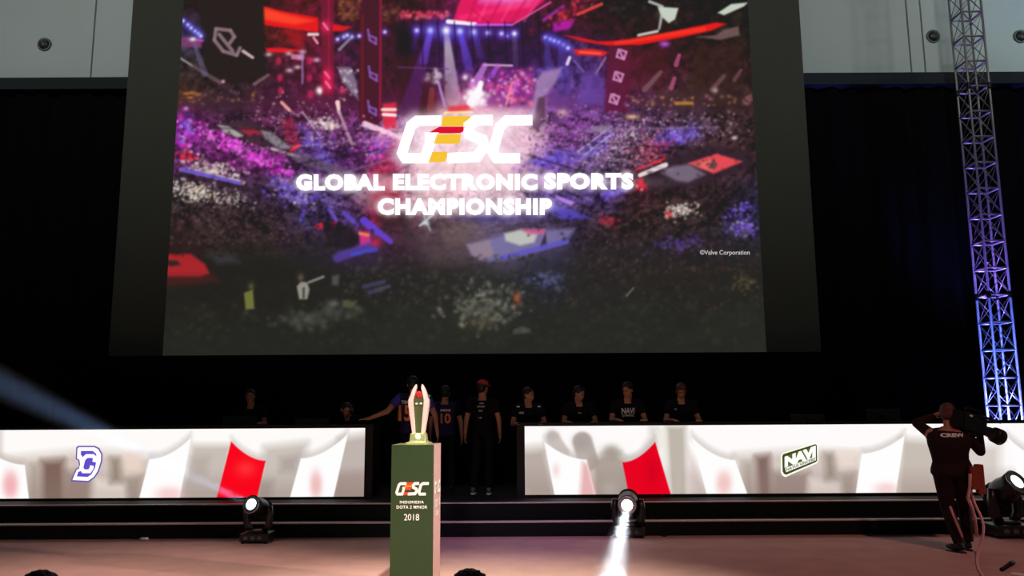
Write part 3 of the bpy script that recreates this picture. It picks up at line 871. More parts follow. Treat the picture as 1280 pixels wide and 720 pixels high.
cv.poly([(392, 284), (404, 276), (404, 288)], (215, 45, 65), 0.9, 1.2); cv.poly([(412, 278), (422, 276), (418, 287)], (215, 45, 80), 0.9, 1.2)
cv.poly([(404, 276), (440, 282), (450, 300), (440, 312), (408, 310)], (34, 28, 30), 0.8, 3)
cv.line(380, 262, 376, 276, 3, 3, (100, 80, 210), 0.7, 2); cv.line(412, 262, 420, 274, 3, 3, (110, 85, 210), 0.8, 2); cv.line(430, 266, 445, 280, 4, 4, (100, 75, 200), 0.8, 2)
cv.line(455, 276, 488, 302, 8, 4, (100, 65, 215), 0.9, 2); cv.poly([(449, 288), (462, 290), (464, 304), (450, 308)], (220, 55, 140), 0.85, 2); cv.line(450, 292, 460, 294, 3, 3, (235, 130, 70), 0.9)
cv.line(422, 322, 466, 306, 8, 6, (90, 65, 170), 0.7, 4); cv.blob(470, 303, 5, 5, (210, 35, 60), 0.8); cv.line(440, 318, 470, 312, 3, 3, (70, 75, 200), 0.8, 2)
cv.poly([(208, 318), (238, 317), (256, 330), (262, 342), (250, 346), (208, 346)], (172, 38, 44), 0.95, 2); cv.poly([(208, 325), (222, 326), (226, 331), (214, 333), (208, 332)], (45, 38, 34), 0.95, 1.5)
cv.poly([(208, 343), (265, 343), (275, 352), (208, 358)], (100, 34, 34), 0.45, 4)
cv.poly([(258, 314), (290, 318), (300, 328), (272, 330)], (62, 60, 66), 0.7, 4)
cv.poly([(305, 366), (316, 362), (318, 386), (307, 387)], (112, 116, 58), 0.95, 1.2); cv.blob(314, 358, 3, 4, (95, 90, 60), 0.8)
cv.poly([(371, 358), (376, 352), (384, 353), (387, 362), (384, 374), (374, 374)], (150, 146, 136), 0.95, 1.2); cv.poly([(378, 360), (381, 359), (381, 373), (378, 373)], (60, 56, 52), 0.8, 1)
cv.blob(376, 347, 3, 4, (95, 85, 70), 0.9); cv.line(386, 353, 404, 346, 2.5, 2.5, (130, 125, 115), 0.9); cv.poly([(415, 345), (424, 343), (423, 357), (415, 356)], (95, 90, 88), 0.7, 1.5)
cv.dots(110, (400, 395, 45, 10, -5), [(74, 76, 68), (56, 58, 52), (90, 92, 84)], 1.5, 3.6, 0.6, 50); cv.blob(418, 380, 5, 3.5, (105, 102, 94), .8)
cv.poly([(428, 375), (446, 376), (442, 386), (428, 384)], (84, 92, 62), 0.8, 2)
cv.line(455, 358, 480, 352, 3, 3, (70, 66, 110), 0.7, 2); cv.line(462, 366, 486, 358, 3, 3, (72, 68, 115), 0.7, 2)
cv.dots(260, (610, 385, 36, 17, -3), [(118, 118, 108), (90, 92, 84), (50, 50, 46), (130, 126, 112)], 1.2, 2.8, 0.7, 51)
cv.blob(602, 368, 6, 3, (140, 138, 130), .8); cv.blob(646, 373, 4, 6, (160, 84, 52), 0.9)
cv.poly([(642, 412), (652, 408), (663, 411), (664, 416), (642, 417)], (84, 88, 78), 0.9, 1.5); cv.blob(600, 402, 12, 5, (88, 84, 62), .7)
cv.dots(50, (680, 350, 18, 7, 0), [(70, 72, 125), (95, 100, 150)], 1.2, 2.4, 0.7, 52)
cv.dots(500, (430, 318, 720, 380), [(62, 62, 56), (34, 34, 30), (74, 72, 64)], 0.9, 2.0, 0.6, 53)
cv.dots(260, (215, 290, 420, 320), [(60, 50, 44), (34, 30, 28)], 0.9, 2.0, 0.6, 54)
cv.dots(400, (215, 380, 950, 430), [(52, 53, 46), (40, 41, 36)], 1.5, 3.5, 0.5, 55)
cv.line(783, 370, 792, 360, 1.5, 1.5, (105, 100, 90), 0.8); cv.dots(40, (930, 355, 12, 8, 0), [(90, 76, 54)], 1, 2, 0.6, 56)
cv.dots(500, (205, 165, 470, 300), [(30, 16, 26), (22, 14, 18)], 0.8, 2.0, 0.6, 61)
cv.dots(420, (660, 150, 950, 300), [(30, 18, 28), (24, 16, 20)], 0.8, 2.0, 0.6, 62)
for k_ in range(14):
    a_ = R(15 + k_ * 11.5)
    cv.line(580 + math.cos(a_) * 110, 150 + math.sin(a_) * 55, 580 + math.cos(a_) * 330, 120 + math.sin(a_) * 150, 1.2, 2.4, (26, 16, 22) if k_ % 2 else (150, 125, 160), 0.35, 1.2)
# bloom halo round the title, painted into the picture colours
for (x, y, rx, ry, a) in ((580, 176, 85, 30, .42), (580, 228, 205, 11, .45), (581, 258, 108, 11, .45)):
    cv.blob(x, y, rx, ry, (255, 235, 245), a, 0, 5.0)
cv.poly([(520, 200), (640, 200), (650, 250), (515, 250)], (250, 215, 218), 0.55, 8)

white_l = emat('title_white', (255, 253, 255), 1.25)
scrconv = lambda x, y: P(x, y, SY - 0.012)
title = bmesh.new()


def gesc_logo(conv, parent, mw, my, mr, thick):
    """slanted G E S C wordmark drawn in a 260 x 170 crop frame; E made of three bars"""
    b_ = bmesh.new()
    add_stroke(b_, [(474, 172), (345, 174), (312, 200), (265, 345), (282, 372), (385, 372), (424, 262), (386, 262)], 54, conv, thick)
    obj('letter_g', b_, mw, parent)
    b_ = bmesh.new()
    add_stroke(b_, [(745, 170), (655, 172), (618, 200), (620, 245), (690, 275), (700, 310), (660, 365), (505, 372)], 56, conv, thick)
    obj('letter_s', b_, mw, parent)
    b_ = bmesh.new()
    add_stroke(b_, [(955, 170), (820, 172), (782, 205), (745, 340), (765, 372), (890, 372)], 54, conv, thick)
    obj('letter_c', b_, mw, parent)
    plate('letter_bar', [(484, 149), (628, 149), (603, 203), (470, 203)], conv, my, parent, thick)
    plate('letter_bar', [(398, 241), (462, 205), (602, 205), (588, 230), (574, 239)], conv, mr, parent, thick)
    plate('letter_bar', [(449, 245), (578, 245), (568, 295), (432, 295)], conv, my, parent, thick)
    plate('letter_bar', [(424, 338), (512, 338), (490, 392), (404, 392)], conv, my, parent, thick)


lg = bpy.data.objects.new('title_logo', None); COL.objects.link(lg); lg.parent = scr
gesc_logo(lambda x, y: scrconv(440 + x / 4.235, 110 + y / 4.235), lg, white_l, emat('logo_yellow', (246, 196, 52), 1.0), emat('logo_red', (220, 20, 50), 1.0), 0.004)
def word_row(words):
    for s, x0, x1, a, b in words:
        text_fit('lettering', s, x0, x1, a, b, scrconv, white_l, scr, bold=0.066, spacing=1.13)
word_row([('GLOBAL', 370, 481, 217.5, 238.5), ('ELECTRONIC', 491, 672, 217, 238), ('SPORTS', 680, 792, 216, 237), ('CHAMPIONSHIP', 472, 690, 247.5, 269)])
cap_ = text_fit('lettering', '\u00a9Valve Corporation', 875, 937, 312.5, 320, scrconv, emat('caption_white', (205, 205, 200), 1.0), scr, bold=0.0)

# soft white bloom round the lettering, painted into the picture colours
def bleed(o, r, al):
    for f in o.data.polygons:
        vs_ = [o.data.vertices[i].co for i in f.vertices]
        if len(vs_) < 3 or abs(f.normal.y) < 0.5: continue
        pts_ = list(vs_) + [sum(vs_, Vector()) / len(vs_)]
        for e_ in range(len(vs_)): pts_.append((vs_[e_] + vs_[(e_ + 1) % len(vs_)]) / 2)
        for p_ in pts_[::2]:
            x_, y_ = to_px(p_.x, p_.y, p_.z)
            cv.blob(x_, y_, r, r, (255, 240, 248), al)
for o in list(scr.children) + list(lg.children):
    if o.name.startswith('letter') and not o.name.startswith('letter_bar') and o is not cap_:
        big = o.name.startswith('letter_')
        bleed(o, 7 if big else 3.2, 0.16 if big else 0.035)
cv.blur(0.62)
cv.a = np.clip(cv.a, 30, 255)
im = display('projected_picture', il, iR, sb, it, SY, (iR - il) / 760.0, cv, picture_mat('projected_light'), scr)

#@@SPLIT led
# ================================================================ LED fronted player counters
LY = G(555, 620.5, PLAT_Z + 0.03).y
print('LED depth', LY)
WH = (255, 253, 251)


def curveflag(c, x0, ypk, x1, ycr, xb0, xb1, yb_, col):
    """pennant with a concave top edge from the peak to the low corner"""
    q = []
    if x0 > x1: xb0, xb1 = xb1, xb0
    for i in range(13):
        t = i / 12
        x = x0 + (x1 - x0) * t
        y = ypk + (ycr - ypk) * (1 - (1 - t) ** 1.9)
        q.append((x, y))
    # soft grey shade the picture has above each pennant's edge
    c.poly([(a, b - 7) for a, b in q] + [(a, b + 3) for a, b in q[::-1]], (196, 186, 180), 0.6, 4.0)
    c.poly(q + [(xb1, yb_), (xb0, yb_)], col, 1.0, 0.6)


def led_paint(c, dx, yt, yb2, sgn):
    c.a[:] = WH


cL = Canvas(-330, 528, 470, 630, 1.5)
cL.a[:] = (254, 251, 248)
for off in (-470, 0):
    P_ = lambda pp: [(a + off, b) for a, b in pp]
    cL.poly(P_([(-10, 574), (40, 570), (110, 563), (190, 570), (190, 632), (-10, 632)]), (205, 190, 180), 0.9, 9)
    cL.poly(P_([(52, 576), (80, 574), (82, 632), (52, 632)]), (112, 84, 74), 0.85, 7)
    cL.poly(P_([(82, 590), (116, 586), (112, 632), (80, 632)]), (142, 118, 110), 0.75, 7)
    cL.poly(P_([(38, 580), (48, 580), (48, 632), (38, 632)]), (165, 152, 140), 0.7, 5)
    cL.poly(P_([(118, 598), (158, 606), (165, 632), (114, 632)]), (255, 248, 240), 0.95, 6)
    cL.poly(P_([(138, 572), (150, 572), (152, 602), (138, 604)]), (140, 124, 110), 0.8, 6)
    cL.poly(P_([(156, 598), (178, 594), (172, 632), (160, 632)]), (158, 144, 130), 0.7, 5)
    cL.poly(P_([(152, 568), (180, 566), (176, 590), (158, 592)]), (238, 214, 200), 0.8, 5)
    cL.poly(P_([(240, 556), (290, 556), (275, 632), (222, 632)]), (196, 184, 176), 0.92, 6)
    cL.poly(P_([(240, 572), (262, 570), (258, 594), (240, 596)]), (170, 158, 148), 0.5, 6)
    cL.poly(P_([(330, 558), (385, 552), (372, 632), (318, 632)]), (198, 188, 180), 0.92, 7)
    cL.poly(P_([(350, 572), (374, 568), (370, 590), (350, 590)]), (160, 148, 142), 0.6, 6)
    cL.poly(P_([(322, 600), (342, 600), (338, 632), (318, 632)]), (150, 140, 132), 0.55, 6)
    cL.poly(P_([(424, 548), (470, 540), (470, 632), (412, 632)]), (186, 172, 166), 0.9, 7)
    cL.poly(P_([(420, 590), (470, 586), (470, 632), (412, 632)]), (160, 138, 132), 0.6, 7)
    cL.poly(P_([(-10, 600), (470, 600), (470, 640), (-10, 640)]), (140, 118, 110), 0.38, 16)
    curveflag(cL, -35 + off, 546, 31 + off, 581, -5 + off, 37.5 + off, 634, (255, 254, 254))
    cL.blob(13 + off, 606, 9, 16, (240, 160, 165), 0.8, 0, 3)
    curveflag(cL, 239 + off, 547, 186.5 + off, 574, 171 + off, 222.5 + off, 634, (255, 254, 254))
    cL.blob(212 + off, 618, 16, 9, (244, 190, 190), 0.7, 0, 3)
    curveflag(cL, 289 + off, 552, 332 + off, 576, 268 + off, 318.5 + off, 634, (250, 6, 28))
    cL.blob(307 + off, 586, 11, 9, (255, 75, 65), 0.6)
    curveflag(cL, 435 + off, 542, 376 + off, 573, 359 + off, 414 + off, 634, (255, 254, 254))
    cL.blob(395 + off, 606, 7, 16, (235, 175, 172), 0.8, 0, 3)
cR = Canvas(645, 524, 1610, 624, 1.5)
cR.a[:] = (254, 251, 250)
cR.poly([(650, 562), (684, 558), (698, 630), (650, 630)], (178, 163, 155), 0.9, 9)
cR.poly([(700, 562), (745, 562), (745, 630), (700, 630)], (215, 205, 198), 0.4, 8)
cR.blob(690, 545, 7.5, 7, (188, 178, 172), 0.95, 0, 3); cR.line(692, 548, 705, 566, 12, 10, (190, 180, 174), 0.8, 4)
cR.blob(727, 552, 10, 9, (168, 158, 150), 0.95, 0, 3); cR.line(728, 552, 735, 576, 20, 22, (172, 160, 154), 0.9, 4)
cR.blob(764, 566, 11, 9, (165, 152, 142), 0.9, 0, 3)
cR.poly([(740, 575), (752, 568), (776, 566), (790, 580), (792, 630), (742, 630)], (166, 152, 142), 0.9, 6)
cR.poly([(775, 572), (800, 566), (812, 545), (812, 534), (822, 534), (824, 560), (800, 580)], (210, 204, 198), 0.85, 5)
cR.poly([(832, 532), (857, 532), (860, 630), (838, 630)], (188, 178, 166), 0.95, 5)
cR.poly([(818, 534), (832, 534), (838, 630), (826, 560)], (236, 232, 222), 0.8, 4)
cR.poly([(860, 560), (872, 580), (884, 630), (860, 630)], (222, 205, 200), 0.8, 5)
cR.blob(762, 612, 10, 8, (205, 196, 188), 0.7)
cR.poly([(650, 596), (830, 596), (830, 640), (650, 640)], (140, 122, 114), 0.35, 16)
curveflag(cR, 680, 552, 733.5, 574.5, 695, 747, 628, (255, 254, 254))
cR.poly([(728, 578), (735, 580), (748, 630), (724, 630)], (226, 160, 160), 0.8, 4); cR.blob(695, 588, 4, 7, (240, 200, 200), 0.6)
curveflag(cR, 819, 552.5, 778, 578, 788, 841.5, 628, (232, 4, 32))
cR.blob(815, 590, 8, 16, (190, 0, 28), 0.4)
for off in (0, 395):
    P_ = lambda pp: [(a + off, b) for a, b in pp]
    cR.poly(P_([(918, 568), (1010, 562), (1075, 566), (1080, 630), (918, 630)]), (208, 194, 186), 0.9, 8)
    cR.poly(P_([(944, 570), (962, 568), (966, 630), (948, 630)]), (118, 90, 84), 0.85, 6)
    cR.poly(P_([(966, 590), (1012, 590), (1008, 630), (964, 630)]), (150, 130, 122), 0.8, 6)
    cR.poly(P_([(928, 578), (942, 576), (944, 630), (932, 630)]), (172, 160, 150), 0.7, 5)
    cR.poly(P_([(1012, 598), (1050, 606), (1058, 630), (1008, 630)]), (255, 247, 240), 0.95, 6)
    cR.poly(P_([(1030, 566), (1042, 566), (1046, 598), (1032, 600)]), (146, 132, 120), 0.8, 6)
    cR.poly(P_([(1050, 592), (1070, 590), (1066, 630), (1056, 630)]), (160, 148, 136), 0.7, 5)
    cR.poly(P_([(1044, 562), (1072, 562), (1070, 584), (1050, 586)]), (238, 220, 208), 0.8, 5)
    cR.poly(P_([(1126, 548), (1185, 552), (1200, 630), (1120, 630)]), (194, 182, 172), 0.9, 7)
    cR.poly(P_([(1200, 556), (1250, 556), (1250, 630), (1210, 630)]), (205, 195, 188), 0.8, 8)
    cR.poly(P_([(864, 596), (1260, 596), (1260, 640), (864, 640)]), (140, 118, 110), 0.38, 16)
    curveflag(cR, 864 + off, 546, 919 + off, 575, 886 + off, 938 + off, 628, (255, 254, 254))
    cR.blob(905 + off, 604, 9, 14, (240, 185, 182), 0.8, 0, 3)
    curveflag(cR, 1131 + off, 544, 1077 + off, 567, 1068 + off, 1118 + off, 628, (255, 254, 254))
    cR.blob(1108 + off, 612, 14, 8, (244, 195, 195), 0.7, 0, 3)
pic = picture_mat('led_light', 1.0)


def counter(x0, x1, zt, zb_, label, cvs, ends):
    t = thing('led_counter', label, 'counter', ((x0 + x1) / 2, LY, PLAT_Z), 0, 'LED fronted player counters')
    c = (x0 + x1) / 2
    a, b = x0 - c, x1 - c
    z0, z1 = zb_ - PLAT_Z, zt - PLAT_Z
    box('top_rail', (a - .12, 0.0, z1), (b + .12, 0.12, z1 + 0.05), M['frame'], t)
    box('bottom_rail', (a - .12, 0.0, 0.0), (b + .12, 0.12, z0), M['frame'], t)
    box('side_rail', (a - .12, 0.0, z0), (a, 0.12, z1), M['frame'], t)
    box('side_rail', (b, 0.0, z0), (b + .12, 0.12, z1), M['frame'], t)
    box('back_board', (a - .12, 0.12, 0.0), (b + .12, 0.16, z1 + 0.05), M['frame'], t)
    for xx in (a - .12, b + .08):
        box('side_board', (xx, 0.16, 0.0), (xx + .04, 0.70, z1 - 0.02), M['frame'], t)
    box('table_top', (a - .12, 0.16, z1 - 0.02), (b + .12, 0.72, z1 + 0.02), M['black'], t)
    for k in range(5):
        xx = a + 0.5 + (b - a - 1.0) * k / 4
        box('table_leg', (xx - .03, 0.62, 0.0), (xx + .03, 0.68, z1 - 0.02), M['frame'], t)
    nseg = 1
    d = display('led_screen', x0, x1, zb_, zt, LY + 0.03, 0.0085, cvs, pic, t)
    d.location = -t.location
    return t


zt = (P(228, 536.3, LY).z); zb_ = (P(228, 622.2, LY).z)
cl_ = counter(P(-300, 560, LY).x, P(456, 560, LY).x, zt, zb_, 'left player counter with white glowing LED front, blue team letter emblem and red pennant', cL, 1)
zt2 = (P(960, 531.0, LY).z); zb2 = (P(960, 617, LY).z)
cr_ = counter(P(656, 560, LY).x, P(1580, 560, LY).x, zt2, zb2, 'right player counter with white glowing LED front and olive framed team emblem', cR, 1)
TABLE_L = zt + 0.02; TABLE_R = zt2 + 0.02


def led_conv(sc, ox, oy, par, lift):
    return lambda x, y: P(ox + x / sc, oy + y / sc, LY + 0.03 - lift) - par.location


# left emblem: slanted letter D holding a letter C
e1 = bpy.data.objects.new('team_emblem', None); COL.objects.link(e1); e1.parent = cl_
k1 = led_conv(5.333, 0, 525, cl_, 0.004)
plate('outline', [(508, 184), (520, 172), (632, 172), (662, 186), (684, 226), (682, 275), (660, 345), (632, 386), (592, 415), (474, 410), (478, 388), (505, 326), (528, 312), (522, 268), (505, 262)], k1, emat('emblem_grey_violet', (112, 88, 178), 1), e1, 0.002)
k2 = led_conv(5.333, 0, 525, cl_, 0.008)
plate('letter_d', [(517, 192), (525, 182), (628, 182), (654, 194), (674, 230), (672, 274), (651, 340), (625, 379), (588, 405), (484, 400), (488, 388), (512, 332), (538, 318), (530, 264), (514, 256)], k2, emat('emblem_white', (255, 255, 255), 1.1), e1, 0.002)
k3 = led_conv(5.333, 0, 525, cl_, 0.012)
plate('letter_field', [(540, 206), (618, 206), (640, 224), (646, 255), (634, 318), (610, 362), (584, 380), (512, 376), (522, 346), (546, 336), (556, 270), (548, 240), (538, 232)], k3, emat('emblem_violet', (98, 78, 205), 1), e1, 0.002)
b_ = bmesh.new()
add_stroke(b_, [(628, 280), (634, 252), (620, 240), (578, 240), (556, 262), (542, 318), (556, 342), (596, 342), (610, 322), (614, 304)], 25, led_conv(5.333, 0, 525, cl_, 0.016), 0.002)
obj('letter_c', b_, emat('emblem_white_c', (255, 255, 255), 1.1), e1)
# right emblem: tilted olive plate with the team name
e2 = bpy.data.objects.new('team_emblem', None); COL.objects.link(e2); e2.parent = cr_
plate('border', [(410, 212), (418, 198), (596, 142), (608, 148), (610, 240), (602, 252), (434, 326), (418, 318), (410, 300)], led_conv(4.267, 880, 520, cr_, 0.004), emat('emblem_cream', (255, 255, 240), 1.05), e2, 0.002)
plate('outline', [(417, 214), (423, 203), (594, 150), (602, 156), (604, 238), (597, 246), (438, 314), (426, 308), (419, 296)], led_conv(4.267, 880, 520, cr_, 0.008), emat('emblem_olive', (66, 76, 26), 1), e2, 0.002)
plate('letter_field', [(432, 216), (594, 162), (594, 212), (434, 276)], led_conv(4.267, 880, 520, cr_, 0.012), emat('emblem_moss', (96, 108, 34), 1), e2, 0.002)
plate('name_strip', [(432, 278), (596, 214), (597, 236), (438, 300)], led_conv(4.267, 880, 520, cr_, 0.012), emat('emblem_strip', (245, 245, 235), 1), e2, 0.002)
slant = lambda x, y: led_conv(4.267, 880, 520, cr_, 0.016)(x, y - (x - 430) * 0.36)
text_fit('lettering', 'NAVI', 430, 596, 217, 276, slant, emat('emblem_letter', (255, 255, 246), 1.1), e2, bold=0.07, spacing=0.92, thick=0.002)
slant2 = lambda x, y: led_conv(4.267, 880, 520, cr_, 0.016)(x, y - (x - 430) * 0.385)
text_fit('lettering', 'NATUS VINCERE', 440, 592, 283, 298, slant2, emat('emblem_ink', (40, 42, 30), 1), e2, bold=0.01, thick=0.002)

#@@SPLIT truss
# ================================================================ lighting truss tower
TY = 16.0
tcx = P(1253, 470, TY).x + 0.10
tw = 0.215
t = thing('lighting_truss', 'tall aluminium box truss tower lit violet and blue at the right', 'truss', (tcx, TY + tw, PLAT_Z))
H = 15.2
zring = P(1253, 368, TY).z - PLAT_Z
cell = (P(1215, 107, TY).z - P(1250, 368, TY).z) / 8.0
print('truss', tcx, zring, cell)
cs = [(-tw, -tw), (tw, -tw), (tw, tw), (-tw, tw)]
for cx, cy in cs:
    tube('chord', [(cx, cy, 0.06), (cx, cy, H)], 0.024, M['alu'], t, 8)
zs_ = [zring + cell * k for k in range(-7, 24) if 0.1 < zring + cell * k < H]
me_r = None
def ring_bm():
    b = bmesh.new()
    for i in range(4):
        a, c = cs[i], cs[(i + 1) % 4]
        add_tube(b, [(a[0], a[1], 0), (c[0], c[1], 0)], 0.021, 6)
    return b
ring_o = None
for k, z in enumerate(zs_):
    if ring_o is None:
        ring_o = obj('ring', ring_bm(), M['alu'], t, True); ring_o.location = (0, 0, z)
    else:
        c = ring_o.copy(); COL.objects.link(c); c.location = (0, 0, z)
# diagonals: one mesh per face bay, shared data
dia = {}
for k in range(len(zs_) - 1):
    for i in range(4):
        a, c = cs[i], cs[(i + 1) % 4]
        for flip in (0, 1):
            key = (i, flip)
            z0, z1 = (0, cell)
            if key not in dia:
                b = bmesh.new()
                p0, p1 = ((a[0], a[1], 0.02), (c[0], c[1], cell - 0.02))
                if flip: p0, p1 = ((c[0], c[1], 0.02), (a[0], a[1], cell - 0.02))
                add_tube(b, [p0, p1], 0.0085, 6)
                o = obj('diagonal_brace', b, M['alu'], t, True)
                dia[key] = o
            else:
                o = dia[key].copy(); COL.objects.link(o)
            o.location = (0, 0, zs_[k])
# section joints
for z in (zring, zring + 8 * cell, zring + 16 * cell):
    for cx, cy in cs:
        lathe('coupler', [(0.036, -0.07), (0.042, -0.05), (0.042, 0.05), (0.036, 0.07)], M['frame'], t, Matrix.Translation((cx, cy, z)), 10)
box('base_plate', (-0.45, -0.45, 0), (0.45, 0.45, 0.06), M['frame'], t)
light('truss_violet_lamp', 'SPOT', (tcx, TY + tw, PLAT_Z + 2.3), (tcx, TY + tw, 14), 1700, (0.30, 0.14, 1.0), spot_size=R(28), spot_blend=0.8, shadow_soft_size=0.1)
for dx in (-0.8, 0.8):
    lp = thing('par_lamp', 'small black uplighter at the foot of the truss, ' + ('left' if dx < 0 else 'right') + ' side', 'stage light', (tcx + dx, TY - 1.2, PLAT_Z), 0, 'uplighters at the truss foot')
    mt_ = aim((0, 0, 0.22), (-dx, 1.2, 1.6))
    lathe('can', [(0.06, -0.14), (0.10, -0.12), (0.11, 0.10), (0.105, 0.10), (0.09, 0.02)], M['metal_black'], lp, mt_, 20)
    for s_ in (-1, 1):
        box('yoke_arm', (s_ * 0.125 - 0.008, -0.02, 0), (s_ * 0.125 + 0.008, 0.02, 0.26), M['metal_black'], lp)
    box('yoke_base', (-0.133, -0.05, 0), (0.133, 0.05, 0.012), M['metal_black'], lp)
light('truss_blue_lamp', 'SPOT', (tcx, TY + tw, PLAT_Z + 0.35), (tcx, TY + tw, 6), 2600, (0.12, 0.16, 1.0), spot_size=R(60), spot_blend=0.6, shadow_soft_size=0.05)
light('truss_blue_lamp', 'SPOT', (tcx - 0.75, TY - 1.1, PLAT_Z + 0.3), (tcx, TY + tw, 3.2), 700, (0.10, 0.20, 1.0), spot_size=R(26), spot_blend=0.5, shadow_soft_size=0.05)

#@@SPLIT pedestal
# ================================================================ pedestal and trophy
PY = 8.0
pz = P(518, 556, PY).z
pcx = P(516, 556, PY).x
ped = thing('pedestal', 'tall dark green display pedestal with white GESC print and pale side', 'pedestal', (pcx, PY, 0), R(-4.2))
hw = 0.215
fwid = P(543.5, 600, PY).x - P(490, 600, PY).x
hw = fwid / 2 * 1.003
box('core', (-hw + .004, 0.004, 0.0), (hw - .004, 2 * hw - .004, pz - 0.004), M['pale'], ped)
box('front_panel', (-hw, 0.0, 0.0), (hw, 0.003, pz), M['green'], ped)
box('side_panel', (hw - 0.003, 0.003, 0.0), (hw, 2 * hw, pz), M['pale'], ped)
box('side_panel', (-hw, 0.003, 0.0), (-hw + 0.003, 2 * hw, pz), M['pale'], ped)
box('top_panel', (-hw + .003, 0.003, pz - 0.004), (hw - .003, 2 * hw, pz), M['trophy_base'], ped)
# front print, laid out on the front face (x across, z up)
sx = 2 * hw / 206.0          # metres per crop unit (crop: 4 px per photo px, face spans 84..290)
def pconv(x, y): return Vector((-hw + (x - 84) * sx, -0.001, pz - (y - 62) * sx))
lg2 = bpy.data.objects.new('printed_logo', None); COL.objects.link(lg2); lg2.parent = ped
kx = (272 - 107) / (975 - 245.0)
gesc_logo(lambda x, y: pconv(107 + (x - 245) * kx, 239 + (y - 149) * 0.245), lg2, M['white_print'], M['red_print'], M['orange_print'], 0.0015)
text_fit('lettering', 'INDONESIA', 128, 244, 325, 338, pconv, M['white_print'], ped, bold=0.02, spacing=1.1, thick=0.0012)
text_fit('lettering', 'DOTA 2 MINOR', 112, 261, 347, 362, pconv, M['white_print'], ped, bold=0.02, spacing=1.1, thick=0.0012)
text_fit('lettering', '2018', 149, 222, 386, 416, pconv, M['white_print'], ped, bold=0.0, thick=0.0012)
# side print (mirrors the front layout on the right face, seen very obliquely)
def sconv(x, y):
    v = pconv(x, y)
    return Vector((v.y, v.x + hw, v.z))
o = text_fit('lettering', 'GESC', 107, 272, 239, 300, sconv, M['white_print'], ped, bold=0.06, thick=0.0)
for v in o.data.vertices: v.co.x = hw + 0.003
o = text_fit('lettering', 'DOTA 2 MINOR', 112, 261, 325, 362, sconv, M['white_print'], ped, bold=0.03, thick=0.0)
for v in o.data.vertices: v.co.x = hw + 0.003
o = text_fit('lettering', '2018', 149, 222, 378, 404, sconv, M['white_print'], ped, bold=0.03, thick=0.0)
for v in o.data.vertices: v.co.x = hw + 0.003

TRY = PY + hw
ks = TRY / 1010.0 * 1.01
tcxx = P(523.5, 550, TRY).x
tr = thing('trophy', 'tall pink lit silver trophy with dark green panel and red crystal on the pedestal', 'trophy', (tcxx, TRY, pz), R(-4))
def bx_taper(name, secs, material, parent):
    """loft of rectangles: (z, cx, cy, hx, hy)"""
    b = bmesh.new(); prev = None
    for z, cx, cy, hx, hy in secs:
        ring = [b.verts.new((cx + sx_ * hx, cy + sy_ * hy, z)) for sx_, sy_ in ((-1, -1), (1, -1), (1, 1), (-1, 1))]
        if prev:
            for k in range(4): b.faces.new((prev[k], prev[(k + 1) % 4], ring[(k + 1) % 4], ring[k]))
        else: b.faces.new(ring[::-1])
        prev = ring
    b.faces.new(prev)
    bmesh.ops.bevel(b, geom=list(b.edges), offset=0.003, segments=1, affect='EDGES')
    return obj(name, b, material, parent)
u = ks
bx_taper('base', [(0, 0, 0, 14.5 * u, 13 * u), (1.6 * u, 0, 0, 14.5 * u, 13 * u), (2.6 * u, 0, 0, 11.5 * u, 10 * u), (4.2 * u, 0, 0, 9.8 * u, 9 * u), (12 * u, 0, 0, 9.2 * u, 8 * u), (13.5 * u, 0, 0, 8 * u, 7 * u)], M['trophy_base'], tr)
bm = bmesh.new(); add_ell(bm, (0, -7.5 * u, 8.0 * u), (4.5 * u, 2.2 * u, 4.6 * u), None, 2); obj('base_stud', bm, M['white_print'], tr, True)
bx_taper('centre_panel', [(13 * u, 0.3 * u, 0, 4.2 * u, 2.6 * u), (50 * u, 0.3 * u, 0, 7 * u, 3.5 * u), (56 * u, 0, 0, 7 * u, 3.5 * u)], M['trophy_dark'], tr)
for s_ in (-1, 1):
    bx_taper('wing', [(12 * u, s_ * 5.4 * u, -0.5 * u, 2.0 * u, 4.0 * u), (30 * u, s_ * 7.4 * u, -0.5 * u, 2.7 * u, 4.8 * u), (46 * u, s_ * 9.3 * u, -.5 * u, 3.1 * u, 5.4 * u), (53 * u, s_ * 9.6 * u, -.5 * u, 3.0 * u, 5.2 * u), (59 * u, s_ * 7.6 * u, -.5 * u, 2.6 * u, 4.6 * u),
                      (64 * u, s_ * 6.2 * u, -.5 * u, 2.6 * u, 3.6 * u), (68 * u, s_ * 4.8 * u, -.5 * u, 2.2 * u, 2.6 * u), (72.5 * u, s_ * 3.8 * u, -.5 * u, 0.7 * u, 0.8 * u)], M['trophy'], tr)
bm = bmesh.new(); add_ell(bm, (0, -1 * u, 59 * u), (5.8 * u, 4.2 * u, 5.6 * u), None, 1); obj('red_crystal', bm, M['trophy_red'], tr)
for s_ in (-1, 1):
    bm = bmesh.new(); add_ell(bm, (s_ * 2.7 * u, -3.8 * u, 48.5 * u), (1.8 * u, 1 * u, 1.4 * u), None, 2); obj('stud', bm, M['white_print'], tr, True)
bx_taper('side_fin', [(52 * u, 8.5 * u, 0, 2 * u, 2 * u), (57 * u, 11.5 * u, 0, 1.2 * u, 1.6 * u), (59.5 * u, 13.5 * u, 0, 0.4 * u, 0.8 * u)], M['trophy_dark'], tr)

